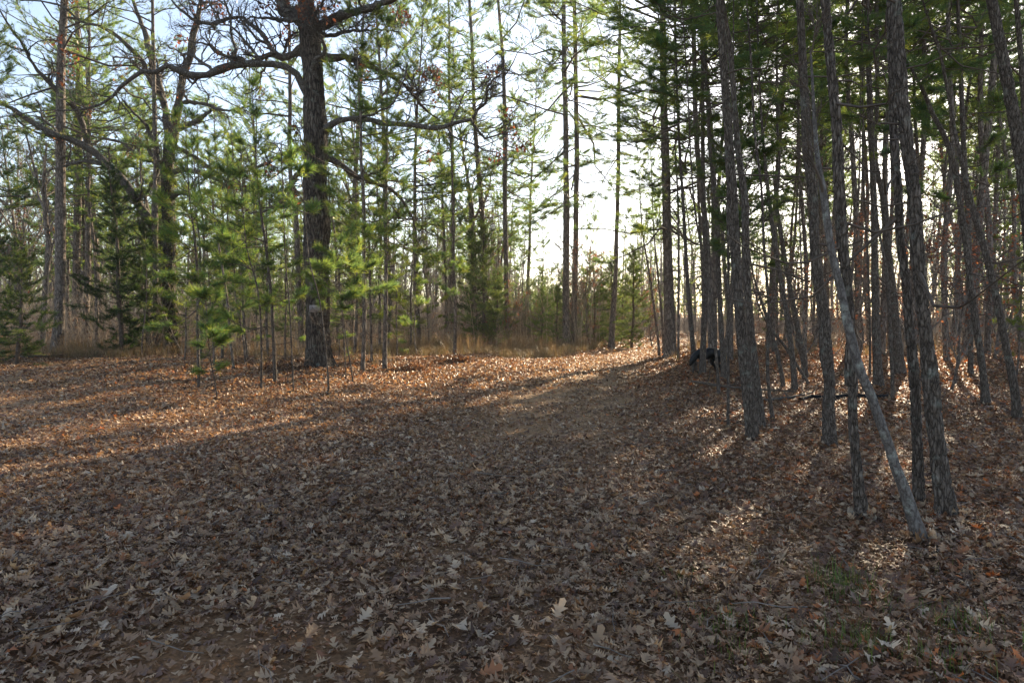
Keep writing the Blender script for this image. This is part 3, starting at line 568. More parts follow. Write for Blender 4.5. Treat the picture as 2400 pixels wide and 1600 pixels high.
# ------------------------------------------------------------------ the two old broadleaf trees
def old_tree(name, label, cat, depth, trunk, limbs, seed, leaves=0.0, mat=None, wmul=1, second=10, twigs=10, flare=.5, rough=.07):
    r = np.random.default_rng(seed); rows, d, gz = traced_path(trunk, depth); base = np.array([rows[1, 0], rows[1, 1], float(ground(rows[1, 0], rows[1, 1]))])
    rows[:, :3] -= base; rows[-1, 3] = max(rows[-1, 3], .1)
    root = tree_root(name, base, label, cat)
    V, Fc, q = rough_tube_mesh('trunk', rows, .12, 56, mat or M_OAK, rough, flare, seed)
    link('trunk', mesh('trunk', V, Fc, mat or M_OAK, smooth=True), root)
    T = Tubes(); PL = []
    for px, dy in limbs:
        px = list(px); n = len(px); w = [p[2] for p in px]
        if w[1] == 0: w = list(np.linspace(w[0], w[0]*.22, n))
        rw = np.array([[*P(px[k][0], px[k][1], d+dy*k/(n-1)), max(w[k], 2.2)*(d+dy*k/(n-1))/F*.5] for k in range(n)]); rw[:, :3] -= base
        K = 26; s = spline(rw, K); s[3:, :3] += np.cumsum(r.normal(size=(K-3, 3)), 0)*.006+r.normal(size=(K-3, 3))*.015
        s[:, 3] *= 1+.10*r.normal(size=K); T.add(s[:, :3], s[:, 3], 12); PL.append((s[None, :, :3], s[None, :, 3]))
    Pm = np.concatenate([a for a, b in PL]); Rm = np.concatenate([b for a, b in PL])
    A, RA = spawn(r, Pm, Rm, second, .36, .9, .30, 12, .009, .15, .09, .5, 2.8, .5); T.add(A, RA, 6)
    B, RB = spawn(r, A, RA, twigs, .6, .85, .32, 9, .005, .1, .05, .3, 2.2, .55); T.add(B, RB, 4)
    C, RC = spawn(r, B, RB, 6, .5, .75, .3, 6, .0035, .15, .03, .12, .8, .55); T.add(C, RC, 3)
    link('branches', T.build('branches', M_LIMB), root)
    if leaves:
        g = r.uniform(size=len(B)) < leaves; ends = C.reshape(len(B), 6, 6, 3)[g][:, :, -1].reshape(-1, 3); V, Fc, col = leaf_bits(r, ends, 4, .11, PAL_RED)
        link('dead_leaves', mesh('dead_leaves', V, Fc, M_DEADLEAF, col), root)
    return root, base, d
OAK = old_tree('oak_tree', 'massive old oak with dark furrowed trunk, crooked limbs and a small placard', 'oak tree', None,
    c(6,(462,1290,215),(460,1100,190),(455,900,180),(450,600,188),(445,400,196),(445,200,204),(440,40,190))+c(2,(435,1350,186),(438,1100,180),(440,950,182),(425,700,162),(415,500,156),(400,300,160),(390,180,150),(370,60,125),(330,-150,90),(300,-420,60)),
    [(c(2,(390,200,110),(290,110,100),(215,60,95),(200,-40,90),(230,-200,70),(200,-420,40)), 1.0),
     (c(2,(430,215,80),(540,165,70),(640,120,62),(740,95,56),(850,65,60),(960,20,48),(1070,-40,36),(1200,-160,20)), -1.5),
     (c(2,(440,420,60),(520,425,60),(650,420,48),(760,460,42),(900,510,36),(1000,560,32),(1100,630,26),(1180,720,22),(1260,810,18),(1330,870,12)), 2.0),
     (c(2,(1090,625,26),(1150,660,22),(1190,640,16),(1230,560,12)), 2.2),
     (c(2,(480,980,70),(530,940,56),(580,900,46),(680,875,40),(820,890,38),(950,915,36),(1080,930,34),(1200,930,32),(1300,950,34),(1400,940,30),(1500,908,26),(1605,885,24),(1650,960,18),(1720,1035,14),(1780,990,12),(1880,1000,8)), -2.0),
     (c(2,(1590,885,26),(1620,815,22),(1690,745,20),(1705,650,16),(1760,570,12),(1850,500,8)), -2.0),
     (c(2,(480,1150,60),(560,1175,50),(640,1220,44),(710,1280,38),(790,1320,34),(900,1350,30),(1000,1400,24),(1100,1520,20))+c(6,(1150,200,14),(1180,360,10)), 1.5),
     (c(2,(400,720,80),(345,640,66),(300,545,58),(230,490,52),(100,470,46),(0,470,42))+c(1,(1750,480,46),(1640,500,50),(1540,545,50),(1430,560,48),(1340,535,48),(1270,480,44),(1200,488,42),(1130,545,38),(1070,520,32),(990,565,26),(900,640,24),(800,735,22),(700,790,18),(600,812,14),(420,810,10),(200,830,8),(0,870,6)), -1.5),
     (c(2,(400,330,70),(300,380,60),(200,420,50),(110,400,40),(0,445,30))+c(1,(1750,440,24),(1600,380,20),(1530,330,18),(1420,300,14),(1300,290,10)), 1.5),
     (c(2,(130,400,38),(85,310,34),(30,240,28))+c(1,(1850,190,26),(1800,140,22),(1650,160,26),(1560,190,26),(1440,155,22),(1350,100,18),(1240,-10,12)), 0.5),
     (c(2,(390,1080,50),(335,1095,36),(250,1125,28),(150,1165,26),(60,1220,22),(-40,1250,16),(-200,1300,10)), -2.5),
     (c(2,(380,1210,50),(335,1250,40),(260,1340,36),(235,1440,32),(150,1500,24),(40,1560,18),(-60,1570,10)), 1.5),
     (c(2,(470,620,40),(455,590,36),(415,500,34),(430,430,30),(480,390,26),(470,280,24),(400,210,16),(340,180,10)), -1.0),
     (c(2,(400,120,50),(340,150,40),(170,150,30),(90,142,20),(0,130,14))+c(1,(1760,160,10)), -1.2),
     (c(2,(440,210,40),(430,120,26),(470,20,18),(500,-60,12)), -1.5),
     (c(2,(540,945,24),(560,560,3)), 0) if False else (c(2,(420,240,50),(520,270,36),(640,235,26),(780,225,18),(900,215,12),(1050,235,8)), 1.0),
     (c(2,(370,0,100),(460,-120,80),(560,-300,60),(640,-520,36)), 1.5),
    ], 5, leaves=.03)
FORK = old_tree('forked_tree', 'forked old tree with one long limb slanting up left, its trunk clad in green', 'tree', None,
    c(5,(1256,1180,108),(1245,900,98),(1242,500,96),(1236,100,96))+c(1,(1232,1400,92),(1240,1150,86),(1262,980,96)),
    [(c(1,(1255,1050,80),(1235,900,62),(1200,740,50),(1150,560,44),(1100,400,40),(1070,250,34),(1010,80,26),(960,-60,18)), 1.0),
     (c(1,(1265,1040,80),(1295,880,62),(1325,720,56),(1360,520,50),(1400,400,46),(1420,280,42),(1460,100,30),(1490,-80,20)), -1.0),
     (c(5,(1240,420,70),(1180,330,66),(1090,200,62),(1000,60,60))+c(1,(1000,1470,60),(900,1320,58),(750,1170,54),(640,1080,50),(540,1030,46),(450,1000,44),(380,975,40),(200,870,34),(100,815,26),(0,760,24),(-120,700,14)), -3.0),
     (c(1,(650,1090,46),(600,900,38),(540,780,36),(470,720,34),(380,620,30),(280,520,26),(200,400,22),(130,280,18),(50,160,14),(0,80,10)), -3.4),
     (c(1,(1215,760,36),(1100,580,36),(1050,450,38),(960,360,34),(860,270,28),(740,200,22),(600,170,18),(480,70,14),(300,20,12),(0,10,8)), -2.5),
     (c(1,(1260,960,60),(1340,935,46),(1440,900,36),(1500,860,30),(1545,825,20)), -1.0),
     (c(1,(1300,760,34),(1400,755,30),(1540,775,24),(1600,800,20),(1700,810,16),(1882,770,10)), -2.0),
     (c(1,(1290,1090,34),(1360,1110,34),(1430,1160,28),(1520,1220,22),(1600,1280,18),(1700,1350,12)), 1.0),
     (c(1,(1270,1270,40),(1330,1250,36),(1420,1260,32),(1540,1300,28),(1640,1350,24),(1680,1480,18))+c(5,(1690,130,12)), -2.0),
     (c(5,(1270,40,36),(1310,10,30),(1370,20,26),(1420,60,24),(1470,120,20),(1560,200,12)), -1.5),
     (c(1,(1200,1300,30),(1160,1160,24),(1090,960,22),(1030,880,20),(950,800,14),(900,730,10)), -1.5),
     (c(5,(1200,340,50),(1120,250,36),(1080,130,30),(1060,40,24))+c(1,(1110,1340,26),(1150,1250,34),(1080,1060,22),(1070,960,18)), 1.0),
     (c(1,(1190,1210,26),(1060,1170,22),(960,1100,20),(880,1040,16),(760,1010,10)), 1.5),
    ], 9, leaves=.03, mat=M_OAK, second=7, twigs=8, flare=.25)
print('oaks', time.time()-T0)
# climbing greenery on the forked tree and moss foot of the oak: leaves of their own
def ivy(base, d, px, label, seed, n, size, pal):
    r = np.random.default_rng(seed); rows = np.array([[*P(x, y, d), w*d/F*.5] for x, y, w in px]); s = spline(rows, 60); k = r.integers(0, 60, n); a = r.uniform(0, 2*np.pi, n)
    rad = s[k, 3]*1.06+.02; C = s[k, :3]+np.stack([np.cos(a)*rad, np.sin(a)*rad, r.uniform(-.1, .1, n)], 1)
    V, Fc, col = leaf_bits(r, C, 2, size, pal); V[:, 2] = np.maximum(V[:, 2], ground(V[:, 0], V[:, 1])); b = np.array(s[0, :3]); b[2] = float(ground(b[0], b[1]))
    o = link('climbing_vine', mesh('climbing_vine', V-b, Fc, M_CEDAR, col), None, b); tag(o, label, 'vine')
ivy(FORK[1], FORK[2], c(5,(1256,1180,108),(1245,900,98),(1242,500,96),(1236,100,96))+c(1,(1240,1150,86)), 'green vine leaves wrapping the trunk of the forked tree', 4, 2600, .06, [(.05,.08,.02),(.09,.10,.02),(.03,.06,.02),(.12,.08,.03)])

# ------------------------------------------------------------------ placard on the oak
def box(V, Fc, x0, x1, y0, y1, z0, z1):
    o = len(V); V += [(x, y, z) for x in (x0, x1) for y in (y0, y1) for z in (z0, z1)]
    Fc += [tuple(o+k for k in f) for f in ((0, 1, 3, 2), (4, 6, 7, 5), (0, 4, 5, 1), (2, 3, 7, 6), (0, 2, 6, 4), (1, 5, 7, 3))]
def placard():
    d = OAK[2]-.50; p = P(737, 723, d); w, h = .135, .09
    root = tree_root('placard', p, 'small faded rectangular placard nailed to the old oak trunk', 'sign')
    V, Fc = [], []; box(V, Fc, -w, w, 0, .008, -h, h); link('board', mesh('board', np.array(V), np.array(Fc), plain_mat('faded_placard', (.30, .26, .245), .7, .25)), root)
    V, Fc = [], []; r = random.Random(4)
    for k in range(5):      # worn upright strokes in the left panel
        x = -w+.03+k*.024; box(V, Fc, x, x+.008, -.004, -.001, -h+.02, -h+.02+.13*r.uniform(.7, 1))
    for k in range(5):      # rows in the right panel
        z = h-.035-k*.034; box(V, Fc, .02, .02+.12*r.uniform(.5, 1), -.004, -.001, z-.008, z)
    link('faded_print', mesh('faded_print', np.array(V), np.array(Fc), plain_mat('faded_ink', (.13, .11, .10))), root)
    V, Fc = [], []
    for sx in (-1, 1): box(V, Fc, sx*(w-.012)-.005, sx*(w-.012)+.005, -.006, .9, h-.016, h-.006) if False else box(V, Fc, sx*(w-.012)-.005, sx*(w-.012)+.005, -.005, .2, h-.016, h-.006)
    link('nail', mesh('nail', np.array(V), np.array(Fc), plain_mat('rusty_nail', (.08, .05, .04))), root)
placard()

# ------------------------------------------------------------------ prototypes and their copies
def copy_tree(root, loc, rz=0, sc=1.0, label=None, group=None, lean=None):
    rr = root.copy(); COL.objects.link(rr); rr.location = loc; rr.rotation_euler = (lean[0] if lean else 0, lean[1] if lean else 0, rz); rr.scale = (sc, sc, sc)
    if label: rr['label'] = label
    if group: rr['group'] = group
    for ch in list(root.children):
        k = ch.copy(); COL.objects.link(k); k.parent = rr
    return rr
def straight_rows(r, H, rad, bend=.25):
    n = 7; z = np.linspace(0, H, n); b = np.cumsum(r.normal(size=(n, 2))*bend*.4, 0); rows = np.zeros((n, 4)); rows[:, :2] = b-b[0]; rows[:, 2] = z; rows[:, 3] = rad*(1-.9*(z/H)**1.3)+.006; rows[0, 2] = -.2; return rows
def proto_pine(seed, H, rad, z0f, n, rmax, **kw):
    r = np.random.default_rng(seed); rows = straight_rows(r, H, rad); root = link('pine_tree', None)
    tag(root, 'background pine', 'pine tree'); V, Fc, q = rough_tube_mesh('trunk', rows, .3, 10, M_PINEF, .04, .2, seed); link('trunk', mesh('trunk', V, Fc, M_PINEF, smooth=True), root)
    o = dict(lod=.55, nw=.0052, nn=40, dead=(int(H*1.2), 1.5, H*z0f, H*.07)); o.update(kw); add_pine_parts(root, q, r, H*z0f, H*.97, n, rmax, **o); return root
def proto_bare(seed, H, rad, leaves=0.0, pal=PAL_RED, n1=16, spreadr=.42, name='bare_tree', z0=.22, low=False, nl=3):
    r = np.random.default_rng(seed); rows = straight_rows(r, H, rad, .35); root = link(name, None); tag(root, 'bare tree', 'tree')
    V, Fc, q = rough_tube_mesh('trunk', rows, .3, 9, M_SMOOTH, .04, .2, seed); link('trunk', mesh('trunk', V, Fc, M_PINEF, smooth=True), root)
    T = Tubes(); k = np.linspace(int(len(q)*z0), len(q)-1, 14).astype(int); Pm = q[None, k, :3]; Rm = q[None, k, 3]
    A, RA = spawn(r, Pm, Rm, n1, spreadr, .75, .15, 9, .008, 0, .09, .5, 5); T.add(A, RA, 4)
    B, RB = spawn(r, A, RA, 8, .42, .7, .2, 7, .005, .15, .06); T.add(B, RB, 3)
    Cc, RC = spawn(r, B, RB, 5, .5, .6, .2, 5, .004, .2, .03); T.add(Cc, RC, 3)
    link('branches', T.build('branches', M_GREYTWIG), root)
    if leaves:
        g = r.uniform(size=len(Cc)) < leaves; V, Fc, col = leaf_bits(r, Cc[g, -1], nl, .10, pal); link('dead_leaves', mesh('dead_leaves', V, Fc, M_DEADLEAF, col), root)
    return root
def proto_cedar(seed, H, rmax, pal=PAL_CEDAR):
    r = np.random.default_rng(seed); rows = straight_rows(r, H, .02+H*.012, .1); root = link('cedar_tree', None); tag(root, 'cedar', 'cedar tree')
    V, Fc, q = rough_tube_mesh('trunk', rows, .25, 8, M_TWIG, .05, .2, seed); link('trunk', mesh('trunk', V, Fc, M_TWIG, smooth=True), root)
    ax = make_axis(q); A5, R5, A3, R3, TC, TD = pine_limbs(r, ax, .25, H*.97, int(26*H), rmax, 2, -12, 45, 13, .12, 1.2)
    T = Tubes(); T.add(np.array(A5), np.array(R5)*.8, 3); kk = r.uniform(size=len(TC)) < .8; TC, TD = TC[kk], TD[kk]; T.add(np.concatenate(A3), np.concatenate(R3), 3); link('branches', T.build('branches', M_TWIG), root)
    V, Fc, col = needles(r, TC, TD, 20, .10, .012, .65, .3, pal); link('crown', mesh('crown', V, Fc, M_CEDAR, col), root); return root
def proto_sapling(seed, H, rmax, pal=PAL_YOUNG, n=None, nn=18):
    r = np.random.default_rng(seed); rows = straight_rows(r, H, .012+H*.0055, .15); root = link('sapling_pine', None); tag(root, 'sapling', 'sapling')
    V, Fc, q = rough_tube_mesh('trunk', rows, .25, 7, M_PINEF, .04, .1, seed); link('trunk', mesh('trunk', V, Fc, M_PINEF, smooth=True), root)
    add_pine_parts(root, q, r, H*.16, H*.98, n or int(H*5.5), rmax, lod=.8, shape=2, el=(0, 52), pal=pal, whorl=True, nl=.16, nn=nn, tw=18, dead=(5, .2, H*.2, .5)); return root
def proto_shrub(seed, H, n, leaves=.0, pal=PAL_RED, name='bare_shrub', cat='shrub', spreadd=.5):
    r = np.random.default_rng(seed); Pm = np.zeros((n, 6, 3)); b = r.normal(size=(n, 2))*spreadd; Pm[:, 0, :2] = b; Pm[:, 0, 2] = -.05; d = norm(np.stack([r.normal(size=n)*.18, r.normal(size=n)*.18, np.ones(n)], 1)); L = H*r.uniform(.5, 1.1, n)
    for i in range(1, 6): d = norm(d+.09*r.normal(size=(n, 3))); Pm[:, i] = Pm[:, i-1]+d*L[:, None]/5
    Rm = (.004+.0035*L)[:, None]*np.linspace(1, .35, 6)[None]; T = Tubes(); T.add(Pm, Rm, 4)
    A, RA = spawn(r, Pm, Rm, 8, .38, .65, .15, 6, .0035, .15, .06); T.add(A, RA, 3); B, RB = spawn(r, A, RA, 5, .5, .6, .18, 4, .0028, .2, .04, .06); T.add(B, RB, 3)
    root = link(name, None); tag(root, name, cat); link('stems', T.build('stems', M_GREYTWIG), root)
    if leaves:
        g = r.uniform(size=len(B)) < leaves; V, Fc, col = leaf_bits(r, B[g, -1], 3, .075, pal); link('dead_leaves', mesh('dead_leaves', V, Fc, M_DEADLEAF, col), root)
    return root

PINES_R = [proto_pine(s, H, rd, z, n, rm, **k) for s, H, rd, z, n, rm, k in (
    (211, 19, .10, .44, 74, 2.7, {}), (212, 21, .115, .47, 84, 3.0, {}), (213, 17, .09, .44, 70, 2.4, {}), (214, 13, .065, .36, 56, 2.0, dict(pal=PAL_YOUNG)), (215, 18, .085, .44, 90, 2.6, {}), (216, 17, .085, .48, 78, 2.4, {}))]
PINES = [proto_pine(s, H, rd, z, n, rm, **k) for s, H, rd, z, n, rm, k in (
    (201, 17, .13, .27, 90, 3.0, {}), (202, 20, .17, .33, 100, 3.5, {}), (203, 14, .10, .26, 80, 2.6, {}), (204, 12, .085, .22, 60, 2.0, dict(pal=PAL_YOUNG)), (205, 19, .17, .22, 90, 3.0, {}), (206, 15, .10, .4, 50, 2.1, {}))]
BARES = [proto_bare(s, H, rd, lv) for s, H, rd, lv in ((301, 13, .14, 0), (302, 10, .10, .05), (303, 15, .17, 0), (304, 8, .06, .12))]
CEDARS = [proto_cedar(401, 5.5, 1.5), proto_cedar(402, 4.0, 1.3), proto_cedar(403, 7.0, 1.7, [(.03, .065, .02), (.05, .085, .02), (.03, .06, .03)])]
SAPS = [proto_sapling(501, 6.5, 1.25), proto_sapling(502, 5, 1.1), proto_sapling(503, 8, 1.5), proto_sapling(504, 3, .8), proto_sapling(505, 6, 1.2, [(.09, .13, .02), (.12, .14, .025), (.06, .11, .03)])]
SHRUBS = [proto_shrub(601, 2.4, 26), proto_shrub(602, 1.7, 22, .10), proto_shrub(603, 3.2, 20, .03, [(.30, .20, .11), (.22, .13, .07)])]
REDS = [proto_bare(701, 5.5, .045, .35, n1=18, spreadr=.5, name='russet_oak_sapling', z0=.12, nl=3), proto_bare(702, 4.0, .035, .45, n1=16, spreadr=.5, name='russet_oak_sapling', z0=.1, nl=3)]
for p in REDS: p['category'] = 'sapling'
print('protos', time.time()-T0)
USED = set(); PLACED = []
def place(pool, x, y, label, group, r, sc=(.85, 1.15), lean=.03, which=None):
    p = pool[which if which is not None else int(r.integers(0, len(pool)))]; loc = (x, y, float(ground(x, y))*(1-float(sst(80, 140, math.hypot(x, y)))))
    s = r.uniform(*sc); rz = r.uniform(0, 6.28); le = (r.normal()*lean, r.normal()*lean)
    PLACED.append((x, y))
    if p.name not in USED:
        USED.add(p.name); p.location = loc; p.rotation_euler = (*le, rz); p.scale = (s, s, s); p['label'] = label
        if group: p['group'] = group
        return p
    return copy_tree(p, loc, rz, s, label, group, le)
def pix(px, py): d = hit(px, py); q = P(px, py, d); return q[0], q[1]
def atd(px, d): a, _ = ray(px, 760); return a*d, d

r = np.random.default_rng(21)
# named green trees
for pool, px, d, w, s, label in (
    (CEDARS, 285, 25.5, 2, 1.0, 'broad dark cedar filling the space between the slim grey pine and the forked tree'),
    (CEDARS, 345, 27, 0, .95, 'smaller cedar close behind the foot of the forked tree'),
    (CEDARS, 35, 21, 1, .95, 'low spreading dark cedar at the far left edge'),
    (CEDARS, -30, 22, 0, .8, 'dark cedar half outside the left edge'),
    (CEDARS, 1130, 30.5, 0, 1.05, 'dark cedar wrapped round the foot of the feathery pine'),
    (CEDARS, 1105, 33, 2, .8, 'taller cedar left of the feathery pine'),
    (CEDARS, 1160, 31, 1, .9, 'small cedar between the feathery pine and the grey centre pine'),
    (CEDARS, 1480, 33, 0, .9, 'dark cedar overhanging the far bend of the road'),
    (CEDARS, 1395, 34, 0, .85, 'cedar left of the tall pine by the road bend'),
    (CEDARS, 1440, 35, 1, 1.1, 'low cedar behind the tall pine by the road bend'),
    (SAPS, 430, 20, 4, .62, 'yellow-green young pine at the left front of the thicket'),
    (SAPS, 500, 18.5, 3, 1.0, 'short bushy young pine low in the thicket'),
    (SAPS, 520, 22, 0, 1.0, 'soft green young pine in the middle of the thicket'),
    (SAPS, 580, 21, 2, .85, 'tall soft young pine left of the oak'),
    (SAPS, 628, 24, 0, 1.05, 'young pine tucked close left of the oak trunk'),
    (SAPS, 575, 19, 1, .8, 'small dense young pine low before the oak thicket'),
    (SAPS, 790, 21, 3, .6, 'knee-high pine seedling by the right foot of the oak'),
    (SAPS, 830, 24, 2, 1.1, 'tall young pine right of the oak, dark and full'),
    (SAPS, 890, 26, 2, 1.15, 'dense dark young pine under the long right limb of the oak'),
    (SAPS, 960, 27, 4, 1.0, 'sunlit yellow-green young pine right of the second sapling'),
    (SAPS, 1010, 30, 4, .9, 'pale green young pine behind the grass edge'),
    (SAPS, 980, 24.5, 3, 1.0, 'small bright pine seedling right of the second sapling'),
    (SAPS, 1225, 38, 2, 1.0, 'young pine in the brush left of the tall pair'),
    (SAPS, 1270, 40, 0, 1.2, 'hazy young pine just left of the tall pair'),
    (SAPS, 1375, 37, 0, 1.1, 'young pine right of the tall pair'),
    (SAPS, 1455, 36, 4, 1.2, 'yellow-green young pine above the road bend'),
    (SAPS, 790, 30, 2, 1.2, 'young pine seen behind the right flank of the oak'),
    (SAPS, 470, 28, 2, 1.25, 'tall feathery young pine behind the left thicket'),
    (SAPS, 560, 29, 2, 1.2, 'dim tall young pine at the back of the left thicket'),
    (REDS, 1385, 32, 0, .9, 'russet-leaved oak sapling right of the tall pair'),
    (REDS, 1340, 36, 1, 1.0, 'russet-leaved oak sapling behind the tall pair'),
    (REDS, 1190, 31, 1, .7, 'small russet sapling by the grey centre pine'),
    (REDS, 1530, 34, 1, .9, 'russet sapling behind the road bend stems'),
    (REDS, 2230, 13, 0, .62, 'russet-leaved sapling right of the widest foreground pine'),
    (REDS, 2130, 17, 0, .9, 'russet-leaved sapling behind the foreground pair of trunks'),
    (REDS, 1885, 20, 1, .85, 'small russet sapling between the stout pine and the cluster'),
    (REDS, 2010, 19, 0, .75, 'russet sapling behind the slim foreground pine'),
    (REDS, 2330, 19, 1, 1.05, 'russet sapling near the right edge, behind the slanting trunk'),
    (REDS, 40, 33, 0, 1.2, 'faded reddish oak sapling behind the far left cedar'),
    (SAPS, 668, 20.5, 0, .72, 'slim young pine overlapping the left edge of the oak trunk'),
    (SAPS, 808, 20.0, 1, .8, 'slim young pine overlapping the right edge of the oak trunk'),
    (SAPS, 470, 23, 2, .95, 'feathery young pine behind the straight dark sapling'),
    (SAPS, 930, 23.5, 4, .7, 'small yellow-green young pine between the two rough saplings'),
    (SAPS, 330, 24.5, 1, .8, 'small young pine before the cedar left of the forked tree'),
    (PINES, 905, 28, 0, 1.0, 'tall full pine behind the second sapling right of the oak'),
    (PINES, 985, 31, 2, 1.15, 'full pine filling the sky left of the sapling pair'),
    (PINES, 1060, 36, 1, 1.0, 'tall full pine rising behind the sapling pair at the grass edge'),
    (PINES, 820, 33, 4, 1.0, 'broad green pine behind the right limbs of the oak'),
    (PINES, 600, 36, 0, .8, 'broad green pine behind the left limbs of the oak'),
    (PINES, 1240, 44, 0, 1.05, 'tall pine left of the sky gap, behind the grey centre pine'),
    (SAPS, 2385, 15, 4, .5, 'bright yellow-green pine sprig at the right edge'),
    (SAPS, 2340, 22, 4, .7, 'yellow-green young pine deep at the right'),
    (SAPS, 1820, 24, 4, .7, 'sunlit young pine deep among the cluster of stems')):
    x, y = atd(px, d); place(pool, x, y, label, None, r, (s, s), .02, w)

def free(x, y, m=1.0): return all((x-a)**2+(y-b)**2 > m*m for a, b in PLACED)
def scatter(n, fn, pool, label, group, m=1.1, sc=(.8, 1.15), lean=.035, seed=0, weights=None):
    rr = np.random.default_rng(seed); k = 0; tries = 0
    while k < n and tries < n*60:
        tries += 1; x, y = fn(rr)
        if abs(x-float(road_x(y))) < 2.6 and y < 60: continue
        if (pool is PINES or pool is PINES_R) and any(abs((x-gx)*.875-(y-gy)*.485) < gw and y > gy+8 and y < gy+45 for gx, gy, gw in GAPS): continue
        if not free(x, y, m): continue
        place(pool, x, y, label, group, rr, sc, lean, int(rr.choice(len(pool), p=weights)) if weights else None); k += 1
GAPS = [(2.5, 21, 3.0), (-9, 14, 2.0), (.3, 4.5, .8), (13, 22, 2.5)]

def right_wood(rr):
    while True:
        y = rr.uniform(18, 64); px = rr.uniform(1540, 2500)
        x = (px-1200)/F*y
        if px < 2420 or y > 12: return x, y
scatter(50, right_wood, PINES_R, 'slender pine crowded among the other trunks deep in the right-hand wood', 'background pines of the right-hand wood', 1.3, (.75, 1.1), .04, 31)
scatter(12, lambda rr: ((lambda y: (rr.uniform(.52, .86)*y, y))(rr.uniform(7, 16))), PINES, 'pine standing out past the right edge', 'pines past the right edge', 1.6, (.8, 1.05), .03, 32) if False else None
scatter(16, right_wood, BARES, 'thin bare hardwood among the pines of the right-hand wood', 'bare hardwoods of the right-hand wood', 1.2, (.7, 1.0), .05, 33)
def sunward(rr): y = rr.uniform(19, 36); return (rr.uniform(1840, 2330)-1200)/F*y, y
scatter(18, sunward, PINES_R, 'slender background pine', 'background pines of the right-hand wood', 1.3, (.95, 1.15), .03, 47, [.3, .25, .2, 0, .25, 0])
def back_wood(lo, hi, pa, pb, gap=True):
    def f(rr):
        while True:
            y = rr.uniform(lo, hi); px = rr.uniform(pa, pb)
            if gap and 1215 < px < 1500: continue
            return (px-1200)/F*y, y
    return f
scatter(30, back_wood(30, 66, -150, 1210), PINES, 'pine in the wood behind the oak thicket, half lost in greenery', 'background pines behind the left thicket', 1.8, (.8, 1.1), .025, 34)
scatter(24, back_wood(30, 60, -150, 1210), BARES, 'bare hardwood behind the left thicket', 'bare hardwoods behind the left thicket', 1.5, (.7, 1.05), .05, 35)
scatter(18, back_wood(28, 50, 250, 1180), SAPS, 'young pine in the undergrowth behind the left thicket', 'young pines of the left undergrowth', 1.0, (.7, 1.1), .03, 36)
scatter(16, back_wood(36, 60, 1200, 1560, False), SAPS, 'young pine in the brush beyond the road', 'young pines beyond the road', 1.0, (.6, .95), .03, 37)
scatter(26, back_wood(29, 60, -150, 1200), SHRUBS, 'leafless shrub in the brush along the left wood edge', 'leafless shrubs of the left wood edge', .8, (.8, 1.3), .05, 38)
scatter(16, back_wood(34, 60, 1180, 1500, False), SHRUBS, 'leafless shrub in the brush beyond the road', 'leafless shrubs beyond the road', .8, (.8, 1.2), .05, 39)
scatter(16, back_wood(20, 50, 1560, 2500, False), SHRUBS, 'leafless shrub under the pines of the right-hand wood', 'leafless shrubs of the right-hand wood', .9, (.6, 1.1), .05, 40)
scatter(8, back_wood(24, 50, 1560, 2500, False), REDS, 'russet-leaved sapling deep in the right-hand wood', 'russet saplings of the right-hand wood', 1.5, (.6, .9), .05, 41)
scatter(12, back_wood(31, 48, 1040, 1540, False), CEDARS, 'cedar', 'background cedars beyond the road', 1.2, (.4, .85), .03, 44)
scatter(8, back_wood(29, 45, -150, 1000), CEDARS, 'cedar', 'background cedars behind the left thicket', 1.2, (.5, .9), .03, 45)
scatter(10, back_wood(45, 70, 1215, 1520, False), BARES, 'small bare tree far beyond the road', 'bare trees beyond the road', 1.5, (.45, .65), .05, 42)
print('placed', len(PLACED), time.time()-T0)

LM = [(-400, 'left edge'), (140, 'thick grey pine'), (398, 'forked tree'), (735, 'old oak'), (1188, 'grey centre pine'), (1335, 'tall pair'), (1568, 'big roadside pine'), (1752, 'dark plated pine'), (1935, 'stout furrowed pine'), (2055, 'straight dark background pine'), (2190, 'widest front pine'), (2310, 'crooked dark tree'), (2400, 'right edge')]
NUM = ['first', 'second', 'third', 'fourth', 'fifth', 'sixth', 'seventh', 'eighth', 'ninth', 'tenth', 'eleventh', 'twelfth', 'thirteenth', 'fourteenth', 'fifteenth', 'sixteenth', 'seventeenth', 'eighteenth', 'nineteenth', 'twentieth', 'twenty-first', 'twenty-second', 'twenty-third', 'twenty-fourth', 'twenty-fifth']
KIND = {'background cedars beyond the road': 'background cedar', 'background cedars behind the left thicket': 'dim background cedar', 'background pines of the right-hand wood': 'slender background pine', 'bare hardwoods of the right-hand wood': 'thin bare hardwood', 'background pines behind the left thicket': 'background pine', 'bare hardwoods behind the left thicket': 'bare background hardwood', 'young pines of the left undergrowth': 'background young pine', 'young pines beyond the road': 'distant young pine', 'leafless shrubs of the left wood edge': 'leafless shrub', 'leafless shrubs beyond the road': 'distant leafless shrub', 'leafless shrubs of the right-hand wood': 'leafless shrub', 'russet saplings of the right-hand wood': 'russet-leaved background sapling', 'bare trees beyond the road': 'small distant bare tree'}
def name_scattered():
    sets = {}
    for o in S.objects:
        g = o.get('group')
        if g in KIND and o.parent is None:
            px = 1200+F*o.location.x/o.location.y; k = max([i for i, (a, b) in enumerate(LM) if px >= a] or [0]); sets.setdefault((KIND[g], k), []).append((px, o))
    for (kd, k), lst in sets.items():
        lst.sort(key=lambda t: t[0])
        for i, (px, o) in enumerate(lst):
            if k == len(LM)-1: o['label'] = kd+' standing just outside the right edge of the view'; continue
            o['label'] = ('only ' if len(lst) == 1 else NUM[min(i, 24)]+' ')+kd+(' from left' if len(lst) > 1 else '')+' between '+LM[k][1]+' and '+LM[k+1][1]
name_scattered()

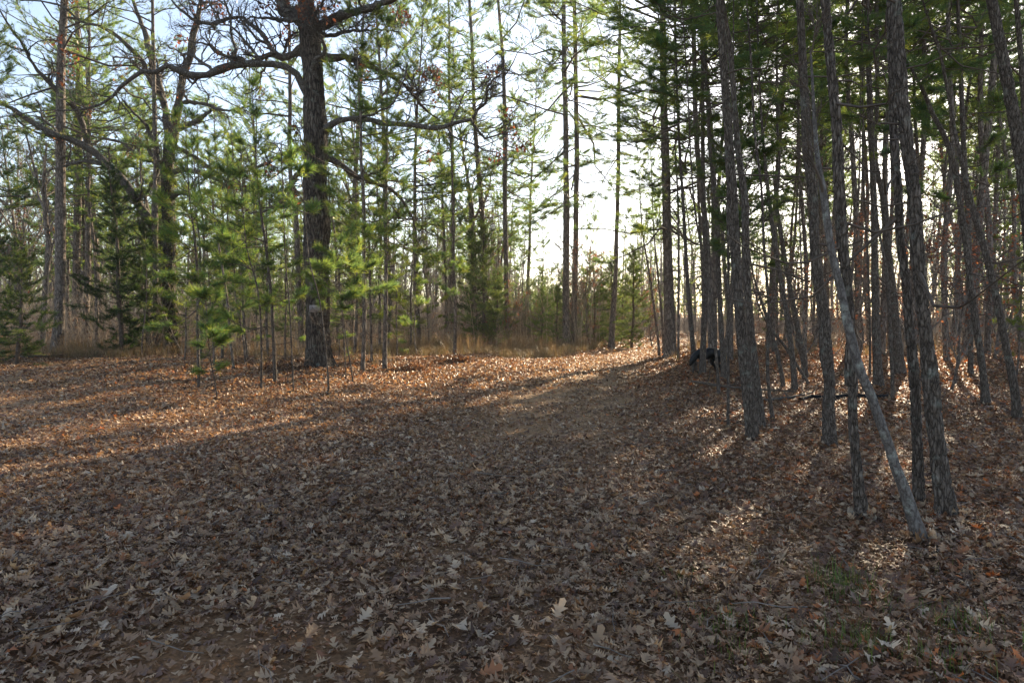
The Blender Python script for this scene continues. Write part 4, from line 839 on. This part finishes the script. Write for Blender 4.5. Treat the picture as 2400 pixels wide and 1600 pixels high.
# ------------------------------------------------------------------ far wood that reads as one mass
def far_wood():
    r = np.random.default_rng(50); n = 1500; y = r.uniform(60, 150, n); x = r.uniform(-1.05, 1.05, n)*y
    px = 1200+F*x/y; H = r.uniform(6, 15, n)*np.where((px > 1215) & (px < 1480), .5, 1); kp = (px < 1560) | (r.uniform(size=n) < .45); x, y, H = x[kp], y[kp], H[kp]; n = len(x)
    Pm = np.zeros((n, 5, 3)); Pm[:, 0] = np.stack([x, y, np.full(n, -.3)], 1); d = norm(np.stack([r.normal(size=n)*.05, r.normal(size=n)*.05, np.ones(n)], 1))
    for i in range(1, 5): d = norm(d+.04*r.normal(size=(n, 3))); Pm[:, i] = Pm[:, i-1]+d*H[:, None]/4
    Rm = (.03+.009*H)[:, None]*np.linspace(1, .25, 5)[None]; T = Tubes(); T.add(Pm, Rm, 4)
    A, RA = spawn(r, Pm, Rm, 12, .22, .8, .15, 5, .012, .15, .08); T.add(A, RA, 3); B, RB = spawn(r, A, RA, 5, .5, .6, .2, 4, .009, .2, .04); T.add(B, RB, 3)
    tag(link('distant_wood', T.build('distant_wood', M_GREYTWIG)), 'hazy mass of leafless trunks and twigs far behind the pines', 'distant wood', kind='stuff')
    m = 9000; y = r.uniform(45, 110, m); x = r.uniform(-1.05, 1.05, m)*y; H = (r.uniform(.8, 2.6, m)+y*.012)*np.where(x/y > .225, .6, 1)
    Pm = np.zeros((m, 4, 3)); Pm[:, 0] = np.stack([x, y, np.full(m, -.2)], 1); d = norm(np.stack([r.normal(size=m)*.15, r.normal(size=m)*.1, np.ones(m)], 1))
    for i in range(1, 4): d = norm(d+.12*r.normal(size=(m, 3))); Pm[:, i] = Pm[:, i-1]+d*H[:, None]/3
    Rm = (.012+.004*H)[:, None]*np.linspace(1, .4, 4)[None]; T = Tubes(); T.add(Pm, Rm, 3); A, RA = spawn(r, Pm, Rm, 9, .5, .6, .2, 4, .007, .1, .05); T.add(A, RA, 3)
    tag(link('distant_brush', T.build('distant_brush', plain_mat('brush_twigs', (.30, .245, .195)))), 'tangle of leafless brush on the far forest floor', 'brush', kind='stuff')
    k = 3000; y = r.uniform(60, 130, k); x = r.uniform(-1.05, 1.05, k)*y; px = 1200+F*x/y; z = np.where((px > 1215) & (px < 1480), r.uniform(1, 5, k), r.uniform(1.5, 15, k)); c0 = np.stack([x, y, z], 1)
    C = np.repeat(c0, 26, 0)+r.normal(size=(k*26, 3))*np.array([1.1, 1.1, .7]); V, Fc, col = needles(r, C, norm(r.normal(size=C.shape)+np.array([0, 0, .5])), 5, .42, .07, .8, .1, [(.06, .09, .03), (.08, .11, .035), (.05, .08, .04)])
    tag(link('distant_evergreens', mesh('distant_evergreens', V, Fc, M_NEEDLE, col)), 'far evergreen foliage filling the gaps between the trunks', 'distant foliage', kind='stuff')
far_wood()
def undergrowth():
    r = np.random.default_rng(71); m = 3000; px = r.uniform(-250, 1560, m); lo = np.where(px < 430, 25.5, np.where(px < 900, 25, 29)); y = lo+np.abs(r.normal(size=m))*9; x = (px-1200)/F*y
    px2 = r.uniform(1560, 2560, 650); y2 = r.uniform(22, 50, 650); x = np.concatenate([x, (px2-1200)/F*y2]); y = np.concatenate([y, y2]); k = (np.abs(x-road_x(y)) > 2.2) & (lownoise(x*.6, y*.6, 1) > r.uniform(-1.3, .8, len(x))); x, y = x[k], y[k]; m = len(x)
    H = r.uniform(.5, 1.6, m)+np.where(r.uniform(size=m) < .25, r.uniform(.5, 3.2, m), 0)
    Pm = np.zeros((m, 5, 3)); Pm[:, 0] = np.stack([x, y, ground(x, y)-.05], 1); d = norm(np.stack([r.normal(size=m)*.16, r.normal(size=m)*.16, np.ones(m)], 1))
    for i in range(1, 5): d = norm(d+.07*r.normal(size=(m, 3))); Pm[:, i] = Pm[:, i-1]+d*H[:, None]/4
    T = Tubes(); Rm = (.005+.004*H)[:, None]*np.linspace(1, .35, 5)[None]; T.add(Pm, Rm, 4); A, RA = spawn(r, Pm, Rm, 7, .38, .65, .18, 5, .0045, .2, .06); T.add(A, RA, 3); B, RB = spawn(r, A, RA, 3, .5, .6, .2, 4, .0035, .2, .03, .06); T.add(B, RB, 3)
    tag(link('undergrowth', T.build('undergrowth', plain_mat('undergrowth_twigs', (.34, .265, .19)))), 'dense leafless undergrowth of thin stems along the wood edge', 'undergrowth', kind='stuff')
    g = r.uniform(size=len(B)) < .05; V, Fc, col = leaf_bits(r, B[g, -1], 2, .08, PAL_RED+[(.30, .20, .11), (.24, .15, .08)]); tag(link('undergrowth_leaves', mesh('undergrowth_leaves', V, Fc, M_DEADLEAF, col)), 'withered leaves still clinging to the undergrowth', 'dead leaves', kind='stuff')
undergrowth()

# ------------------------------------------------------------------ dry grass, green tufts, seedlings
def blades(r, x, y, n, H, w, pal, lean=.35, z=None):
    N = len(x)*n; X = np.repeat(x, n)+r.normal(size=N)*.07; Y = np.repeat(y, n)+r.normal(size=N)*.07; h = H*r.uniform(.4, 1.15, N)
    b = np.stack([X, Y, (ground(X, Y) if z is None else np.full(N, z))-.01], 1); a = r.uniform(0, 2*np.pi, N); ln = h*lean*np.abs(r.normal(size=N)); d = np.stack([np.cos(a)*ln, np.sin(a)*ln, h], 1)
    s = np.stack([-np.sin(a), np.cos(a), 0*a], 1)*w*.5; s = s*r.choice([-1, 1], N)[:, None]; m = b+d*.5*np.array([.6, .6, 1.1]); t = b+d
    V = np.stack([b-s, b+s, m+s*.8, m-s*.8, t], 1).reshape(-1, 3); o = np.arange(N)[:, None]*5
    p = np.array(pal); col = np.repeat(p[r.integers(0, len(p), N)]*r.uniform(.7, 1.3, (N, 1)), 5, 0); return V, [o+np.array([[0, 1, 2, 3]]), o+np.array([[3, 2, 4]])], col
STRAW = [(.25, .18, .115), (.20, .14, .085), (.31, .24, .16), (.15, .10, .065)]
def dry_grass():
    r = np.random.default_rng(60); xs, ys = [], []
    for pa, pb, da, db, n in ((-200, 420, 23.5, 34, 2300), (880, 1420, 24, 40, 2500), (420, 900, 24, 36, 1000), (600, 1000, 18, 25, 90), (1380, 1480, 30, 42, 200), (1560, 2500, 20, 45, 500)):
        px = r.uniform(pa, pb, n); y = r.uniform(da, db, n); xs.append((px-1200)/F*y); ys.append(y)
    x = np.concatenate(xs); y = np.concatenate(ys); k = (np.abs(x-road_x(y)) > 2.0) & (lownoise(x*.7, y*.7, 5) > r.uniform(-.9, .6, len(x))); x, y = x[k], y[k]
    V, Fc, col = blades(r, x, y, 26, .42, .007, STRAW+[(.15, .15, .06)], .75)
    tag(link('dry_grass', mesh('dry_grass', V, Fc, M_GRASS, col)), 'straw coloured grass along the edge of the wood', 'grass', kind='stuff')
    n = 150; px = np.concatenate([r.uniform(-200, 420, 60), r.uniform(900, 1460, 90)]); y = r.uniform(24.5, 33, n); x = (px-1200)/F*y; k = np.abs(x-road_x(y)) > 2.3; x, y = x[k], y[k]
    V, Fc, col = blades(r, x, y, 46, .85, .008, STRAW, .55); tag(link('tall_dry_grass', mesh('tall_dry_grass', V, Fc, M_GRASS, col)), 'scattered taller clumps of dry bunch grass', 'grass', kind='stuff')
    x = r.uniform(0.6, 4.2, 260); y = r.uniform(2.4, 5, 260); V, Fc, col = blades(r, x, y, 7, .10, .0022, STRAW+[(.16, .19, .05)], .9)
    tag(link('thin_grass', mesh('thin_grass', V, Fc, M_GRASS, col)), 'sparse fine dry grass poking through the near leaves', 'grass', kind='stuff')
dry_grass()
GREEN = [(.07, .13, .02), (.10, .17, .03), (.16, .19, .05)]
for i, (px, py, n, H, label) in enumerate((
    (1985, 1385, 60, .11, 'green grass tuft in the leaves, the biggest, below the pale leaning trunk'), (2010, 1420, 30, .09, 'green grass tuft touching the biggest tuft on its near side'), (2012, 1515, 46, .10, 'upright bright green grass tuft near the bottom edge'),
    (2262, 1490, 46, .10, 'green grass tuft beside orange leaves near the right edge'), (1632, 1362, 24, .06, 'tiny green tuft left of the grassy patch'), (1690, 1462, 30, .07, 'low brownish green tuft in the leaves left of the upright tuft'),
    (1772, 1460, 26, .07, 'faint green tuft midway between the low tuft and the biggest one'), (1750, 1530, 20, .06, 'small green tuft near the bottom edge, left of the upright tuft'), (2195, 1560, 26, .10, 'thin green tuft at the bottom right'))):
    rr = np.random.default_rng(900+i); d = hit(px, py); q = P(px, py, d); b = (q[0], q[1], float(ground(q[0], q[1])))
    V, Fc, col = blades(rr, rr.normal(size=8)*.06, rr.normal(size=8)*.06, n//3, H*1.35, .0036, GREEN, .5, 0.0); tag(link('grass_tuft', mesh('grass_tuft', V, Fc, M_GRASS, col), None, b), label, 'grass tuft', 'green grass tufts in the foreground leaves')

# ------------------------------------------------------------------ fallen wood
def fallen(name, label, pts, w, mat, lift=.04, twigs=0, seed=1, cat='fallen branch'):
    rr = np.random.default_rng(seed); rows = []
    for px, py in pts:
        d = hit(px, py); q = P(px, py, d); rows.append([q[0], q[1], float(ground(q[0], q[1]))+lift, w*d/F*.5])
    rows = np.array(rows); rows[-1, 3] *= .5; base = rows[0, :3].copy(); rows[:, :3] -= base
    V, Fc, q = rough_tube_mesh(name, rows, .08, 12, mat, .12, 0, seed); root = link(name, mesh(name, V, Fc, mat, smooth=True), None, base); tag(root, label, cat)
    if twigs:
        T = Tubes(); k = np.linspace(0, len(q)-1, 10).astype(int); A, RA = spawn(rr, q[None, k, :3], q[None, k, 3], twigs, .3, .8, .15, 6, .006, .1, .05); T.add(A, RA, 4); B, RB = spawn(rr, A, RA, 4, .4, .7, .15, 5, .004); T.add(B, RB, 3); link('twigs', T.build('twigs', M_TWIG), root)
    return root
fallen('fallen_pole', 'long straight fallen pole lying across the ground left of the plated pines', [(1622, 905), (1743, 922), (1870, 930)], 6, M_TWIG, .10, 5, 2)
fallen('fallen_branch', 'thin fallen branch in front of the long straight pole', [(1615, 982), (1680, 990), (1745, 1002)], 5, M_TWIG, .04, 6, 3)
fallen('fallen_branch', 'grey fallen branch leading to the charred log', [(1790, 945), (1850, 938), (1905, 925)], 8, M_LIMB, .05, 7, 4)
M_CHAR = plain_mat('charred_wood', (.012, .011, .011), .9, .5)
fallen('charred_log', 'black charred log lying behind the stout furrowed pine', [(1876, 944), (1905, 936), (1940, 940), (1990, 934), (2050, 937), (2085, 933)], 13, M_CHAR, .05, 6, 5, 'log')
fallen('fallen_branch', 'fallen branch at the left grass edge, slanting down right', [(0, 838), (70, 840), (150, 838)], 6, M_TWIG, .08, 6, 6)

# leaf heaps / clods
def heap(px, py, rad, h, label, seed):
    rr = np.random.default_rng(seed); d = hit(px, py); q = P(px, py, d); b = np.array([q[0], q[1], float(ground(q[0], q[1]))]); n = 420
    a = rr.uniform(0, 2*np.pi, n); s = np.sqrt(rr.uniform(0, 1, n)); C = np.stack([np.cos(a)*s*rad, np.sin(a)*s*rad*.7, h*np.exp(-(s*1.6)**2)*rr.uniform(.6, 1, n)], 1)
    V, Fc, col = leaf_bits(rr, C, 2, .09, [(.09, .05, .035), (.14, .08, .05), (.20, .12, .07)]); V[:, 2] = np.maximum(V[:, 2], -.01); tag(link('leaf_heap', mesh('leaf_heap', V, Fc, M_LITTER, col), None, b), label, 'leaf heap')
heap(1062, 852, .45, .22, 'low dark heap of leaves on the sunny bank, left one of two', 1); heap(1085, 853, .3, .15, 'low dark heap of leaves on the sunny bank, right one of two', 2)
heap(962, 872, .5, .25, 'dark leafy clump right of the second sapling', 3); heap(668, 870, .7, .3, 'dark mound of brush and leaves at the left foot of the oak', 4)

# ------------------------------------------------------------------ the black dog among the stems
def dog():
    d = hit(1655, 874); q = P(1655, 874, d); k = d/F; base = (q[0], q[1], float(ground(q[0], q[1])))
    def X(px): return (px-1655)*k
    def Z(py): return (874-py)*k
    nodes = {'rump': (X(1688), 0, Z(829), .115), 'hip': (X(1680), 0, Z(827), .135), 'loin': (X(1668), 0, Z(826), .12), 'ribs': (X(1654), 0, Z(828), .155), 'chest': (X(1643), 0, Z(831), .15), 'withers': (X(1637), 0, Z(829), .12),
        'neck': (X(1630), -.02, Z(832), .085), 'neck2': (X(1625), -.03, Z(838), .075), 'head': (X(1621), -.04, Z(844), .078), 'muzzle': (X(1617), -.05, Z(852), .04), 'nose': (X(1615), -.05, Z(857), .028)}
    E = [('hip', 'rump'), ('hip', 'loin'), ('loin', 'ribs'), ('ribs', 'chest'), ('chest', 'withers'), ('withers', 'neck'), ('neck', 'neck2'), ('neck2', 'head'), ('head', 'muzzle'), ('muzzle', 'nose')]
    def leg(nm, par, pts):
        prev = par
        for i, p in enumerate(pts): nodes[nm+str(i)] = p; E.append((prev, nm+str(i))); prev = nm+str(i)
    for s, sx, o in (('a', -1, 0), ('b', 1, .09)):
        y = .10*sx
        leg('f'+s, 'chest', [(X(1641)+o, y, Z(838), .065), (X(1643)+o, y, Z(852), .042), (X(1642)+o, y, Z(864), .027), (X(1642)+o, y, Z(872), .024), (X(1640)+o-.03, y, Z(873.2), .024)])
        leg('h'+s, 'hip', [(X(1683)-o*.8, y, Z(838), .088), (X(1677)-o*.8, y, Z(850), .055), (X(1687)-o*.8, y, Z(860), .030), (X(1685)-o*.8, y, Z(871), .023), (X(1683)-o*.8-.03, y, Z(873.2), .024)])
    leg('t', 'rump', [(X(1694), .01, Z(836), .028), (X(1697), .02, Z(847), .022), (X(1698), .02, Z(857), .012)])
    names = list(nodes); me = bpy.data.meshes.new('body'); me.from_pydata([nodes[n][:3] for n in names], [(names.index(a), names.index(b)) for a, b in E], []); me.update()
    root = tree_root('dog', base, 'black dog with lowered head standing half hidden behind slim trunks', 'dog')
    body = link('body', me, root); m = body.modifiers.new('skin', 'SKIN'); m.use_smooth_shade = True
    for i, n in enumerate(names):
        v = me.skin_vertices[0].data[i]; v.radius = (nodes[n][3]*1.0, nodes[n][3]*1.12); v.use_root = n == 'hip'
    sb = body.modifiers.new('sub', 'SUBSURF'); sb.levels = 2; sb.render_levels = 2
    fur = plain_mat('black_fur', (.014, .013, .013), .5, .5, 30); me.materials.append(fur)
    hx, hy, hz, hr = nodes['head']
    for sy in (-1, 1):
        V, Fc = [], []
        for i in range(5):
            t = i/4
            for w, dz in ((-1, 0), (1, 0)): V.append((hx+.03+w*.026*(1-t*.8)*(1 if i else .7), hy+sy*(hr*.8+.015*t), hz+hr*.7-.09*t))
        V += [(a, b+sy*.012, c_) for a, b, c_ in V]
        for i in range(4):
            a = i*2; Fc += [(a, a+1, a+3, a+2), (a+10, a+12, a+13, a+11), (a, a+2, a+12, a+10), (a+1, a+11, a+13, a+3)]
        link('ear', mesh('ear', np.array(V), np.array(Fc), fur, smooth=True), root)
        n = 8; V = []; Fc = []
        for i in range(5):
            ph = math.pi*i/4
            for j in range(n): th = 2*math.pi*j/n; V.append((hx-.035+.009*math.sin(ph)*math.cos(th), hy+sy*.052+.009*math.cos(ph), hz-.005+.009*math.sin(ph)*math.sin(th)))
        for i in range(4):
            for j in range(n): Fc.append((i*n+j, i*n+(j+1) % n, (i+1)*n+(j+1) % n, (i+1)*n+j))
        link('eye', mesh('eye', np.array(V), np.array(Fc), plain_mat('dark_eye', (.02, .012, .008), .15), smooth=True), root)
dog()
# ------------------------------------------------------------------ thin sunlit air
def haze(dens):
    V, Fc = [], []; box(V, Fc, -420, 420, -12, 620, -1.4, 30); m, t, n, out = new_mat('haze'); v = n.new('ShaderNodeVolumePrincipled'); v.inputs['Density'].default_value = dens; v.inputs['Color'].default_value = (.93, .95, 1, 1); v.inputs['Anisotropy'].default_value = .45
    t.links.new(v.outputs[0], out.inputs['Volume']); tag(link('haze', mesh('haze', np.array(V), np.array(Fc), m)), 'thin pale haze in the air between the far trees', 'haze', kind='stuff')
haze(.0004)
print('done', time.time()-T0, 'objects', len(S.objects))
